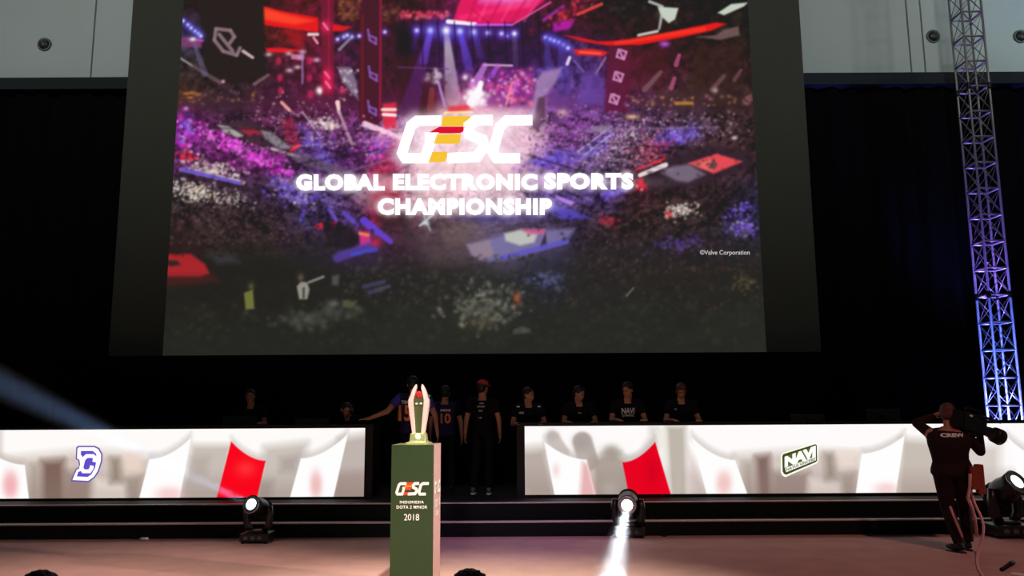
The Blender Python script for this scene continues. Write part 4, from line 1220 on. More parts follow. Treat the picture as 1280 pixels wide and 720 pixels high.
#@@SPLIT heads
# ================================================================ moving head lamps
def moving_head(label, foot, s, lens_dir, glow, lab_glow=None, rotz=0.0):
    t = thing('moving_head_light', label, 'stage light', foot, rotz, 'moving head lamps on the stage floor')
    b = bmesh.new()
    add_box(b, (-.19 * s, -.16 * s, 0.025 * s), (.19 * s, .16 * s, 0.13 * s), 0.02 * s)
    obj('base', b, M['metal_black'], t)
    for fx in (-1, 1):
        for fy in (-1, 1):
            lathe('foot', [(0.022 * s, 0), (0.026 * s, 0.02 * s), (0.02 * s, 0.03 * s)], M['frame'], t, Matrix.Translation((fx * .15 * s, fy * .12 * s, 0)), 10)
    for k in range(3):
        box('base_socket', (-.13 * s + k * .09 * s, -.166 * s, .055 * s), (-.08 * s + k * .09 * s, -.158 * s, .095 * s), M['keycap'], t)
    lathe('turntable', [(.12 * s, .13 * s), (.12 * s, .155 * s), (.09 * s, .16 * s)], M['frame'], t, None, 24)
    d = Vector(lens_dir).normalized()
    side = Vector((0, 0, 1)).cross(d).normalized()
    hc = Vector((0, 0, .44 * s))
    for sg in (-1, 1):
        b = bmesh.new()
        q = [side * sg * .10 * s + Vector((0, 0, .15 * s)), side * sg * .165 * s + Vector((0, 0, .22 * s)), side * sg * .175 * s + Vector((0, 0, .36 * s)), side * sg * .165 * s + Vector((0, 0, .47 * s))]
        add_tube(b, q, [.045 * s, .05 * s, .048 * s, .04 * s], 8)
        obj('yoke_arm', b, M['metal_black'], t, True)
    mt_ = aim(hc, d)
    head = lathe('head', [(.06 * s, -.20 * s), (.10 * s, -.185 * s), (.125 * s, -.10 * s), (.13 * s, .02 * s), (.115 * s, .10 * s), (.12 * s, .17 * s), (.112 * s, .175 * s), (.10 * s, .15 * s)], M['metal_black'], t, mt_, 28)
    for k in range(3):
        lathe('cooling_fin', [(.128 * s, (-.13 + k * .03) * s), (.137 * s, (-.127 + k * .03) * s), (.128 * s, (-.124 + k * .03) * s)], M['metal_black'], head, mt_, 28)
    lathe('lens_rim', [(.104 * s, .165 * s), (.118 * s, .172 * s), (.122 * s, .185 * s), (.106 * s, .182 * s)], M['chrome'], head, mt_, 28)
    lathe('lens', [(.104 * s, .166 * s), (.08 * s, .180 * s), (.04 * s, .188 * s), (.005 * s, .190 * s)], glow, head, mt_, 28)
    return t, Vector(foot) + hc + d * .19 * s, d


def haze_beam(label, start, d, length, r0_, r1_, dens, power, color):
    """haze caught in a lamp's beam: a cone of thin scattering air, lit by the lamp in it"""
    b = bmesh.new()
    mt2 = aim(start, d)
    add_lathe(b, [(r0_, 0.02), (r1_, length)], 32, mt2)
    mt = bpy.data.materials.new('beam_haze')
    mt.use_nodes = True
    nt = mt.node_tree
    nt.nodes.remove(nt.nodes['Principled BSDF'])
    vs = nt.nodes.new('ShaderNodeVolumeScatter')
    vs.inputs['Density'].default_value = dens
    vs.inputs['Color'].default_value = (1, 1, 1, 1)
    nt.links.new(vs.outputs[0], nt.nodes['Material Output'].inputs['Volume'])
    o = obj('light_beam', b, mt, None, True)
    tag(o, label, 'light beam')
    o['kind'] = 'stuff'
    ang = 2 * math.atan((r1_ - r0_) / length)
    back = r0_ / math.tan(ang / 2)
    light('beam_lamp', 'SPOT', Vector(start) + Vector(d) * 0.03, Vector(start) + Vector(d), power, color, spot_size=ang * 1.0 + R(1.0), spot_blend=0.6, shadow_soft_size=r0_ * 0.6)
    return o


f1 = G(317, 680, 0); f1.y += 0.15
lens1 = Vector((f1.x, f1.y, 0.44 * 1.05))
far1 = P(-80, 437, 6.6)
d1 = (far1 - lens1).normalized()
h1, L1, d1 = moving_head('black moving head lamp in front of the red pennant, beam aimed up left', f1, 1.0, d1, M['lens'])
haze_beam('faint blue light beam rising left from the lamp under the red pennant', L1, d1, 9.0, 0.075, 0.26, 0.045, 16000, (0.28, 0.50, 1.0))

f2 = G(788, 673, 0); f2.y += 0.15
lens2 = Vector((f2.x, f2.y, 0.46))
tgt2 = G(762, 735, 0)
d2 = (tgt2 - lens2).normalized()
h2, L2, d2 = moving_head('glaring moving head lamp right of centre, beam aimed down at the carpet', f2, 1.05, d2, M['lens'])
haze_beam('white light beam slanting down onto the carpet right of centre', L2, d2, (tgt2 - L2).length * 0.995, 0.085, 0.23, 0.15, 13000, (0.80, 0.90, 1.0))
f3 = G(1272, 674, 0); f3.y += 0.2
h3, L3, d3 = moving_head('large dark moving head lamp at the right edge behind the cameraman cable', f3, 1.35, (0.30, -0.75, 0.55), M['lens_soft'])

#@@SPLIT people
# ================================================================ people
def remesh_obj(name, bm, material, parent, voxel=0.009, smooth=3, noise=0.0):
    me = bpy.data.meshes.new(name)
    bmesh.ops.recalc_face_normals(bm, faces=bm.faces)
    bm.to_mesh(me); bm.free()
    o = bpy.data.objects.new('tmp', me); COL.objects.link(o)
    md = o.modifiers.new('r', 'REMESH'); md.mode = 'VOXEL'; md.voxel_size = voxel
    if smooth:
        ms = o.modifiers.new('s', 'SMOOTH'); ms.factor = 0.5; ms.iterations = smooth
    dg = bpy.context.evaluated_depsgraph_get()
    dg.update()
    me2 = bpy.data.meshes.new_from_object(o.evaluated_get(dg))
    bpy.data.objects.remove(o); bpy.data.meshes.remove(me)
    me2.name = name
    if noise:
        n_ = len(me2.vertices)
        rg = np.random.RandomState(n_ % 1000)
        co = np.empty(n_ * 3); me2.vertices.foreach_get('co', co)
        nn = np.empty(n_ * 3); me2.vertices.foreach_get('normal', nn)
        k = np.sin(co.reshape(-1, 3) @ np.array([210., 170., 140.])) * 0.5 + rg.rand(n_) - 0.5
        co += nn * np.repeat(k, 3) * noise
        me2.vertices.foreach_set('co', co)
    me2.polygons.foreach_set('use_smooth', [True] * len(me2.polygons))
    me2.materials.clear()
    return link(name, me2, material, parent)


def add_capsule(bm, a, b, ra, rb, n=14):
    a, b = Vector(a), Vector(b)
    add_tube(bm, [a, b], [ra, rb], n)
    add_ell(bm, a, (ra, ra, ra), None, 2)
    add_ell(bm, b, (rb, rb, rb), None, 2)


def add_loft(bm, rings, n=20):
    prev = None
    for c, rx, ry, X, Yv in rings:
        ring = [bm.verts.new(Vector(c) + X * rx * math.cos(2 * math.pi * k / n) + Yv * ry * math.sin(2 * math.pi * k / n)) for k in range(n)]
        if prev:
            for k in range(n): bm.faces.new((prev[k], prev[(k + 1) % n], ring[(k + 1) % n], ring[k]))
        else: bm.faces.new(ring[::-1])
        prev = ring
    bm.faces.new(prev)


BASE = dict(pelvis=(0, 0, .95), chest=(0, 0, 1.24), neck=(0, -.01, 1.47), head=(0, .025, 1.625),
            lsh=(-.185, 0, 1.405), rsh=(.185, 0, 1.405), lel=(-.245, -.02, 1.13), rel=(.245, -.02, 1.13),
            lwr=(-.26, .05, .885), rwr=(.26, .05, .885), lhip=(-.09, 0, .92), rhip=(.09, 0, .92),
            lkn=(-.10, .02, .50), rkn=(.10, .02, .50), lan=(-.115, -.01, .09), ran=(.115, -.01, .09))


def add_hand(bm, el, wr, side, curl=0.5, spread=0.12, hdir=None, palm_n=None, pinch=0.0):
    """palm, four unequal fingers and a side thumb; local +y along the hand"""
    el, wr = Vector(el), Vector(wr)
    d = (Vector(hdir) if hdir else (wr - el)).normalized()
    ref = Vector(palm_n) if palm_n else Vector((-side, 0, 0))
    ref = (ref - d * ref.dot(d)).normalized()          # the way the palm faces
    s = d.cross(ref).normalized()
    if s.y < 0 and palm_n is None: s = -s               # thumb side forward for a hanging hand
    q = wr + d * 0.045
    mt = Matrix((s, d, ref)).transposed()
    add_ell(bm, q, (0.040, 0.052, 0.016), mt, 2)
    add_capsule(bm, wr - d * .01, q, .026, .024, 10)
    for k, (o_, ln) in enumerate(((.028, .070), (.010, .078), (-.009, .073), (-.027, .058))):
        b0 = wr + d * 0.080 + s * o_
        dd = (d + s * spread * (1.5 - k)).normalized()
        p1 = b0 + (dd * math.cos(curl * .5) + ref * math.sin(curl * .5)) * ln * 0.5
        p2 = p1 + (dd * math.cos(curl * 1.4) + ref * math.sin(curl * 1.4)) * ln * 0.5
        add_tube(bm, [b0 - d * .03, b0, p1, p2], [.0105, .0100, .0092, .0080], 8)
        add_ell(bm, p2, (.008, .008, .008), None, 1)
    t0 = wr + d * 0.025 + s * .030
    t1 = t0 + (d * .6 + s * .8).normalized() * .035 + ref * .006
    t2 = t1 + (d * .9 + s * .35 + ref * .25).normalized() * .032
    add_tube(bm, [wr + d * .01 + s * .012, t0, t1, t2], [.014, .0125, .0115, .0090], 8)
    add_ell(bm, t2, (.009, .009, .009), None, 1)


def human(label, loc, rotz, pose=None, scale=1.0, head_rot=(0, 0, 0), hair='short', hairmat=None, shirt=None, sleeve=0.62, sleevemat=None,
          trousers=None, shoes=None, cap=None, curl=(0.5, 0.5), face=True, group=None, bulk=1.0, hands=None, long_sleeve=False, hem=0.0, cat='person', tousle=False):
    J = {k: Vector(v) for k, v in BASE.items()}
    for k, v in (pose or {}).items(): J[k] = Vector(v)
    t = thing('person', label, cat, loc, rotz, group)
    t.scale = (scale, scale, scale)
    X = (J['rsh'] - J['lsh']).normalized()
    Xp = (J['rhip'] - J['lhip']).normalized()
    ax = (J['neck'] - J['pelvis']).normalized()

    def torso_rings(inf, z0=0.0, z1=1.0):
        tab = [(-0.14, .150, .105), (-.06, .168, .115), (.04, .165, .112), (.22, .140, .100), (.36, .145, .105), (.55, .165, .118), (.72, .178, .122), (.84, .170, .108), (.93, .115, .082), (1.0, .065, .062)]
        out = []
        for f_, rx, ry in tab:
            if f_ < z0 - 1e-6 or f_ > z1 + 1e-6: continue
            if f_ < 0.55:
                k = max(-0.3, f_ / 0.55); c = J['pelvis'].lerp(J['chest'], k) if k >= 0 else J['pelvis'] + (J['pelvis'] - J['chest']).normalized() * (-f_ * .5)
                tn = (J['chest'] - J['pelvis']).normalized()
            else:
                k = (f_ - 0.55) / 0.45; c = J['chest'].lerp(J['neck'], k)
                tn = (J['neck'] - J['chest']).normalized()
            XX = Xp.lerp(X, min(1, max(0, f_))).normalized()
            XX = (XX - tn * XX.dot(tn)).normalized()
            YY = tn.cross(XX).normalized()
            out.append((c, rx * bulk + inf, ry * bulk + inf, XX, YY))
        return out
    hr = Matrix.Rotation(R(head_rot[2]), 3, 'Z') @ Matrix.Rotation(R(head_rot[0]), 3, 'X') @ Matrix.Rotation(R(head_rot[1]), 3, 'Y')
    hc = J['head']

    def H_(x, y, z): return hc + hr @ Vector((x, y, z))
    bm = bmesh.new()
    add_loft(bm, torso_rings(0))
    for s_, side in (('l', -1), ('r', 1)):
        sh, el, wr = J[s_ + 'sh'], J[s_ + 'el'], J[s_ + 'wr']
        add_ell(bm, sh, (.058 * bulk,) * 3)
        add_capsule(bm, J['neck'].lerp(sh, .45) - Vector((0, 0, .02)), sh, .055, .056)
        add_capsule(bm, sh, el, .053 * bulk, .040)
        add_capsule(bm, el, wr, .041, .026)
        hh = (hands or {}).get(s_, {})
        add_hand(bm, el, wr, side, curl[0] if s_ == 'l' else curl[1], **hh)
        hp, kn, an = J[s_ + 'hip'], J[s_ + 'kn'], J[s_ + 'an']
        add_capsule(bm, hp, kn, .085 * bulk, .058)
        mid = kn.lerp(an, .3) + Vector((0, -.012, 0))
        add_capsule(bm, kn, mid, .056, .056)
        add_capsule(bm, mid, an, .054, .036)
    add_capsule(bm, J['neck'] - Vector((0, 0, .03)), H_(0, -.02, -.05), .058, .056)
    add_ell(bm, H_(0, -.012, .025), (.074, .092, .088), hr, 3)
    add_ell(bm, H_(0, .022, -.035), (.060, .066, .074), hr, 3)
    add_ell(bm, H_(0, .052, -.085), (.030, .026, .024), hr, 2)
    add_ell(bm, H_(0, .090, -.022), (.0125, .016, .018), hr, 2)
    add_tube(bm, [H_(0, .072, .018), H_(0, .092, -.018)], [.008, .011], 8)
    add_tube(bm, [H_(-.036, .070, .022), H_(0, .080, .024), H_(.036, .070, .022)], [.009, .010, .009], 8)
    add_tube(bm, [H_(-.022, .078, -.055), H_(0, .086, -.056), H_(.022, .078, -.055)], [.007, .009, .007], 8)
    for s_ in (-1, 1):
        add_ell(bm, H_(s_ * .076, -.008, -.008), (.010, .019, .030), hr, 2)
    remesh_obj('body', bm, M['skin'], t, 0.0085, 3)
    if face:
        for s_ in (-1, 1):
            b = bmesh.new(); add_ell(b, H_(s_ * .030, .0745, .004), (.012, .007, .006), hr, 2); obj('eye', b, M['eye'], t, True)
            b = bmesh.new(); add_tube(b, [H_(s_ * .017, .084, .024), H_(s_ * .033, .080, .030), H_(s_ * .048, .068, .025)], [.003, .004, .003], 6); obj('eyebrow', b, M['hair'], t, True)
        b = bmesh.new(); add_tube(b, [H_(-.020, .087, -.056), H_(0, .0945, -.057), H_(.020, .087, -.056)], [.002, .0035, .002], 6); obj('mouth', b, M['redcap'], t, True)
    hm = hairmat or M['hair']
    if hair:
        b = bmesh.new()
        add_ell(b, H_(0, -.024, .042), (.084, .094, .088), hr, 3)
        add_ell(b, H_(0, -.050, -.005), (.078, .068, .085), hr, 3)
        if hair == 'full':
            add_ell(b, H_(0, .03, .085), (.075, .055, .045), hr, 3)
            for s_ in (-1, 1): add_ell(b, H_(s_ * .066, -.02, .0), (.022, .05, .06), hr, 2)
        if tousle:
            rg = random.Random(7)
            for k in range(14):
                a = rg.uniform(0, 6.28); e_ = rg.uniform(.2, 1.3)
                dd = Vector((math.cos(a) * math.cos(e_), math.sin(a) * math.cos(e_), math.sin(e_)))
                p0 = Vector((0, -.03, .035)) + Vector((dd.x * .075, dd.y * .085, dd.z * .08))
                p1 = p0 + (dd + Vector((.5, -.1, .1))) * rg.uniform(.012, .03)
                add_tube(b, [H_(*p0), H_(*p1)], [.010, .004], 6)
        remesh_obj('hair', b, hm, t, 0.0065, 1, 0.0025)
    if cap:
        b = bmesh.new()
        add_ell(b, H_(0, -.012, .062), (.089, .104, .074), hr, 3)
        add_ell(b, H_(0, .115, .055), (.068, .062, .007), hr @ Matrix.Rotation(R(-8), 3, 'X'), 3)
        remesh_obj('cap', b, cap, t, 0.006, 1)
    sh_o = None
    if shirt:
        b = bmesh.new()
        add_loft(b, torso_rings(.016, -.06, .93))
        for s_ in ('l', 'r'):
            sh, el, wr = J[s_ + 'sh'], J[s_ + 'el'], J[s_ + 'wr']
            add_capsule(b, J['neck'].lerp(sh, .45) - Vector((0, 0, .022)), sh, .068, .070)
            if not sleevemat:
                if long_sleeve:
                    add_capsule(b, sh, el, .069, .056); add_tube(b, [el, el.lerp(wr, .93)], [.056, .040], 14)
                else:
                    add_ell(b, sh, (.070,) * 3); add_tube(b, [sh, sh.lerp(el, sleeve)], [.069, .068], 14)
        sh_o = remesh_obj('shirt', b, shirt, t, 0.0095, 3)
        if sleevemat:
            for s_ in ('l', 'r'):
                sh, el = J[s_ + 'sh'], J[s_ + 'el']
                b = bmesh.new()
                add_ell(b, sh, (.0715,) * 3); add_tube(b, [sh, sh.lerp(el, sleeve)], [.071, .070], 14)
                remesh_obj('sleeve', b, sleevemat, t, 0.0095, 2)
    if trousers:
        b = bmesh.new()
        add_loft(b, torso_rings(.010, -.14, .05))
        for s_ in ('l', 'r'):
            hp, kn, an = J[s_ + 'hip'], J[s_ + 'kn'], J[s_ + 'an']
            add_capsule(b, hp, kn, .097 * bulk, .075)
            add_tube(b, [kn, kn.lerp(an, .5), kn.lerp(an, .97)], [.074, .070, .062], 14)
        remesh_obj('trousers', b, trousers, t, 0.0105, 3)
    for s_ in ('l', 'r'):
        an = J[s_ + 'an']
        fx = (an - J[s_ + 'kn']); f_ = Vector((0, 1, 0))
        toe = (pose or {}).get(s_ + 'toe')
        if toe: f_ = (Vector(toe) - an); f_.z = 0; f_.normalize()
        sd = f_.cross(Vector((0, 0, 1)))
        mt = Matrix((sd, f_, Vector((0, 0, 1)))).transposed()
        b = bmesh.new()
        add_ell(b, Vector((an.x, an.y, an.z - .035)) + f_ * .055, (.043, .125, .040), mt, 3)
        add_ell(b, Vector((an.x, an.y, an.z - .015)), (.042, .050, .055), mt, 2)
        for v in b.verts: v.co.z = max(v.co.z, an.z - .085)
        remesh_obj('shoe', b, shoes or M['shoe'], t, 0.009, 1)
        b = bmesh.new()
        add_lathe(b, [(1, 0.0), (1, .016)], 20, Matrix.Translation(Vector((an.x, an.y, an.z - .090)) + f_ * .052) @ mt.to_4x4() @ Matrix.Diagonal((.044, .127, 1, 1)))
        obj('sole', b, M['white_print'] if shoes is M['greenshoe'] else M['shoe'], t, True)
    return t, sh_o, J


def on_cloth(t, shirt_o, s, material, cx, cz, wd, ht, back=True, bold=0.0, name='lettering'):
    """lettering pressed onto a shirt; local x across, z up"""
    bm = text_bm(s, bold)
    bmesh.ops.subdivide_edges(bm, edges=bm.edges, cuts=1)
    xs = [v.co.x for v in bm.verts]; ys = [v.co.y for v in bm.verts]
    a, b, c, d = min(xs), max(xs), min(ys), max(ys)
    me = shirt_o.data
    bvh = BVHTree.FromPolygons([v.co for v in me.vertices], [p.vertices for p in me.polygons])
    sg = 1 if back else -1
    for v in bm.verts:
        fx = ((v.co.x - a) / (b - a) - .5) * wd * sg + cx
        fz = cz + ((v.co.y - c) / (d - c) - .5) * ht
        hit = bvh.ray_cast(Vector((fx, -sg * 1.0, fz)), Vector((0, sg, 0)))
        yv = hit[0].y if hit[0] is not None else -sg * .12
        v.co = Vector((fx, yv - sg * .006, fz))
    return obj(name, bm, material, t)


def at(u, v_feet_y):
    """stand point on the platform at depth y below photo column u"""
    p = P(u, 560, v_feet_y)
    return Vector((p.x, v_feet_y, PLAT_Z))


# number 15, left arm out to the counter
p15, s15, J15 = human('person in navy jersey with orange number 15, back turned, hand on left counter', at(516.5, 12.5), R(2),
    dict(lsh=(-.20, 0, 1.43), lel=(-.385, .02, 1.235), lwr=(-.63, -.10, 1.135), rsh=(.20, 0, 1.41), rel=(.315, 0, 1.17), rwr=(.345, .05, .92), head=(-.02, .05, 1.62)),
    1.05, head_rot=(-14, 0, 8), shirt=M['navy'], sleevemat=M['violet'], sleeve=.55, trousers=M['denim'], bulk=1.16,
    curl=(.1, .5), hands=dict(l=dict(hdir=(-1, -.3, -.1), palm_n=(0, 0, -1))))
on_cloth(p15, s15, '15', M['orange_print'], -.115, 1.21, .19, .23, True, .03)
on_cloth(p15, s15, 'TIMADO', M['white_print'], -.05, 1.365, .25, .05, True, .02)
p10, s10, _ = human('person in navy jersey with orange number 10, back turned, half behind player 15', at(556, 13.5), R(-4),
    dict(rel=(.27, 0, 1.14), rwr=(.28, .05, .89)), 0.98, head_rot=(-10, 0, 0), shirt=M['navy'], sleevemat=M['blackcloth'], trousers=M['denim'])
on_cloth(p10, s10, '10', M['orange_print'], .03, 1.20, .17, .17, True, .03)
on_cloth(p10, s10, 'MSS', M['white_print'], .03, 1.335, .17, .04, True, .02)
pbk, sbk, _ = human('person in black shirt, red cap and green shoes standing in the gap between the counters', at(603.5, 13.0), R(-6),
    dict(lel=(-.255, -.02, 1.14), lwr=(-.285, .06, .90), rel=(.255, -.02, 1.14), rwr=(.26, .07, .90), lan=(-.15, -.02, .09), ran=(.10, -.05, .09)), 1.02,
    head_rot=(-6, 0, -28), cap=M['redcap'], shirt=M['blackcloth'], trousers=M['blackcloth'], shoes=M['greenshoe'])
for k, (tx, zz, wd_) in enumerate((('CREW', 1.385, .07), ('STAFF', 1.335, .12), ('TEAM', 1.27, .06), ('18', 1.165, .05))):
    on_cloth(pbk, sbk, tx, M['white_print'], .0 - k * .008, zz, wd_, .022, True, .02)

lean = dict(chest=(0, .06, 1.23), neck=(0, .14, 1.44), head=(0, .20, 1.585), lsh=(-.185, .12, 1.38), rsh=(.185, .12, 1.38),
            lel=(-.26, .20, 1.13), rel=(.26, .20, 1.13), lwr=(-.20, .43, 1.135), rwr=(.20, .43, 1.135))
flat = dict(l=dict(palm_n=(0, 0, -1)), r=dict(palm_n=(0, 0, -1)))
folk = [
    ('person in black jersey with white shoulder marks, leftmost player behind the right counter', 661, 12.95, 180, (-8, 0, 62), .97, ('NAVI', .12, 1.30, .08), 'short', M['hair']),
    ('person in plain black jersey bending over the right counter, second from its left end', 724, 13.05, 180, (-22, 0, 50), .98, ('N', .0, 1.28, .04), 'short', M['hair']),
    ('person in black shirt with large white print, head lowered left, third behind right counter', 784, 12.9, 180, (-18, 0, -38), 1.01, ('NAVI', .0, 1.27, .20), 'short', M['hair']),
    ('person with thick brown fringe looking down, rightmost behind right counter', 851, 13.0, 180, (-30, 0, -4), 1.0, ('T', .1, 1.30, .05), 'full', M['hair_red']),
    ('dim person in black standing far left behind left counter above the red pennant', 315, 13.6, 180, (-8, 0, 10), .98, None, 'short', M['hair']),
    ('dim person with headset bending low behind the right end of left counter', 437, 13.2, 180, (-25, 0, 20), .90, None, 'short', M['hair']),
]
ppl = []
for lab, u_, yy, rz, hrt, sc, pr, hs, hmt in folk:
    pz_ = {k: v for k, v in lean.items()}
    if u_ == 437:
        pz_.update(chest=(0, .10, 1.20), neck=(0, .24, 1.36), head=(0, .33, 1.47), lsh=(-.185, .22, 1.31), rsh=(.185, .22, 1.31), lwr=(-.20, .45, 1.19), rwr=(.20, .45, 1.19))
    g_, s_, _ = human(lab, at(u_, yy), R(rz), pz_, sc, head_rot=hrt, hair=hs, hairmat=hmt, shirt=M['blackcloth'], trousers=M['denim'], hands=flat, curl=(.3, .3))
    if pr:
        on_cloth(g_, s_, pr[0], M['white_print'], pr[1], pr[2], pr[3], pr[3] * .45, False, .03)
    if u_ == 784:
        on_cloth(g_, s_, 'GAMING', M['white_print'], 0, 1.20, .19, .04, False, .02)
    if u_ == 661:
        for sx_ in (-1, 1):
            on_cloth(g_, s_, 'I', M['white_print'], sx_ * .17, 1.40, .05, .02, False, .1, 'shoulder_mark')
    if u_ == 437:
        b = bmesh.new(); hc = Vector((0, .33, 1.47))
        add_tube(b, [hc + Vector((math.cos(a) * .095, 0, math.sin(a) * .115 + .01)) for a in [math.pi * k / 10 for k in range(11)]], .009, 8)
        for sx_ in (-1, 1): add_ell(b, hc + Vector((sx_ * .095, 0, -.005)), (.022, .035, .042), None, 2)
        obj('headset', b, M['keycap'], g_, True)
    ppl.append(g_)

# cameraman
cf = G(1202, 689, 0)
cm_pose = dict(pelvis=(-.03, 0, .93), chest=(-.06, -.05, 1.20), neck=(-.04, -.05, 1.41), head=(-.02, .01, 1.58),
               lsh=(-.235, -.02, 1.34), rsh=(.15, .02, 1.36), lel=(-.335, .14, 1.47), lwr=(-.09, .22, 1.56), rel=(.36, .14, 1.13), rwr=(.42, .26, 1.33),
               lhip=(-.12, 0, .90), rhip=(.07, 0, .90), lkn=(-.10, .05, .48), rkn=(.10, .06, .49), lan=(-.05, -.10, .09), ran=(.10, .06, .09),
               ltoe=(-.20, .10, 0), rtoe=(.06, .4, 0))
cmn, scm, Jc = human('cameraman in washed black crew shirt with white back lettering, camera on right shoulder', cf, R(-8), cm_pose, 1.03,
    head_rot=(-4, 0, -18), hair='full', hairmat=M['hair_red'], shirt=M['crewshirt'], trousers=M['crewshirt'], bulk=1.32, long_sleeve=True, shoes=M['shoe'],
    curl=(.9, 1.0))
on_cloth(cmn, scm, 'CREW', M['white_print'], -.06, 1.335, .27, .045, True, .06)
# collar / lanyard on him
b = bmesh.new()
add_tube(b, [(-.04 + math.cos(a) * .085, -.05 + math.sin(a) * .09, 1.405 + .02 * math.sin(a)) for a in [2 * math.pi * k / 16 for k in range(17)]], .012, 8)
obj('collar', b, M['redcap'], cmn, True)
# belt pouches at the back right, pink lit
b = bmesh.new()
add_box(b, (.09, -.23, .72), (.17, -.15, .98), .015)
add_box(b, (.18, -.17, .66), (.26, -.07, 1.0), .02)
obj('belt_pouch', b, M['pouch'], cmn)
tube('belt', [(-.04 + math.cos(a) * .205, math.sin(a) * .15, .935) for a in [2 * math.pi * k / 20 for k in range(21)]], .014, M['blackcloth'], cmn, 6)
tube('pink_stripe_loop', [(.08, -.23, .90), (.07, -.22, .76), (.05, -.18, .62), (.09, -.17, .52), (.13, -.12, .40), (.15, -.08, .20)], .018, M['cable'], cmn, 8)  # added loops whose pink colour draws the bright stripes down the leg
tube('pink_stripe_loop', [(-.13, -.13, .52), (-.10, -.12, .42), (-.04, -.17, .18)], .012, M['cable'], cmn, 8)

# shoulder camera held by him
cb = Vector(P(1216, 530, cf.y + .02))
cmr = thing('video_camera', 'black shoulder television camera pointing right, carried by the cameraman', 'camera', cb, R(-68))
cmr.scale = (1.12, 1.12, 1.12)
cmr.rotation_euler = (R(-14), 0, R(-68))
# local +y is the lens direction
b = bmesh.new(); add_box(b, (-.065, -.20, -.10), (.065, .14, .10), .02); obj('body', b, M['metal_black'], cmr)
b = bmesh.new(); add_box(b, (-.055, -.31, -.09), (.055, -.20, .09), .012); obj('battery', b, M['frame'], cmr)
lathe('lens_barrel', [(.045, 0), (.05, .02), (.05, .10), (.058, .11), (.058, .17), (.062, .18)], M['metal_black'], cmr, aim((0, .14, -.02), (0, 1, -.10)), 24)
lathe('lens_hood', [(.062, .18), (.085, .20), (.09, .29), (.084, .29), (.06, .205)], M['frame'], cmr, aim((0, .14, -.02), (0, 1, -.10)), 24)
lathe('lens_glass', [(.056, .186), (.03, .198), (.004, .202)], M['glass'], cmr, aim((0, .14, -.02), (0, 1, -.10)), 24)
b = bmesh.new(); add_tube(b, [(0, -.14, .10), (0, -.12, .155), (0, .08, .16), (0, .11, .10)], .013, 8); obj('top_handle', b, M['frame'], cmr, True)
b = bmesh.new(); add_box(b, (-.17, .02, .06), (-.07, .16, .12), .012); add_tube(b, [(-.12, .02, .09), (-.125, -.08, .085)], [.028, .036], 14); obj('viewfinder', b, M['metal_black'], cmr)
b = bmesh.new(); add_box(b, (-.05, -.14, -.135), (.05, .06, -.10), .015); obj('shoulder_pad', b, M['frame'], cmr)
tube('microphone', [(.09, .02, .09), (.09, .30, .09)], [.014, .016], M['frame'], cmr, 12)
box('light_spot_plate', (.066, -.14, .055), (.068, -.09, .075), M['white_print'], cmr)  # small white plate added to draw a light spot on the camera

# cable trailing from the camera to the carpet
cz = [P(1212, 600, cf.y - .08), P(1214, 622, cf.y - .14), P(1224, 640, cf.y - .18), P(1230, 655, cf.y - .2), P(1229, 672, cf.y - .25)]
g0 = G(1222, 690, .02); g1 = G(1221, 704, .015); g2 = G(1226, 718, .015); g3 = G(1250, 745, .015); g4 = G(1330, 770, .015)
pts_ = [Vector(p) for p in cz] + [g0, g1, g2, g3, g4]
cu = bpy.data.curves.new('camera_cable', 'CURVE'); cu.dimensions = '3D'; cu.bevel_depth = .014; cu.bevel_resolution = 3; cu.resolution_u = 8
sp_ = cu.splines.new('NURBS'); sp_.points.add(len(pts_) - 1)
for q, p in zip(sp_.points, pts_): q.co = (*p, 1)
sp_.use_endpoint_u = True; sp_.order_u = 4
cu.materials.append(M['cable'])
tmp_ = bpy.data.objects.new('cable_source', cu); COL.objects.link(tmp_); bpy.context.view_layer.update()
me_c = bpy.data.meshes.new_from_object(tmp_.evaluated_get(bpy.context.evaluated_depsgraph_get()))
bpy.data.objects.remove(tmp_)
co_ = bpy.data.objects.new('camera_cable', me_c); COL.objects.link(co_)
tag(co_, 'pink lit cable hanging from the cameraman and trailing over the carpet', 'cable')

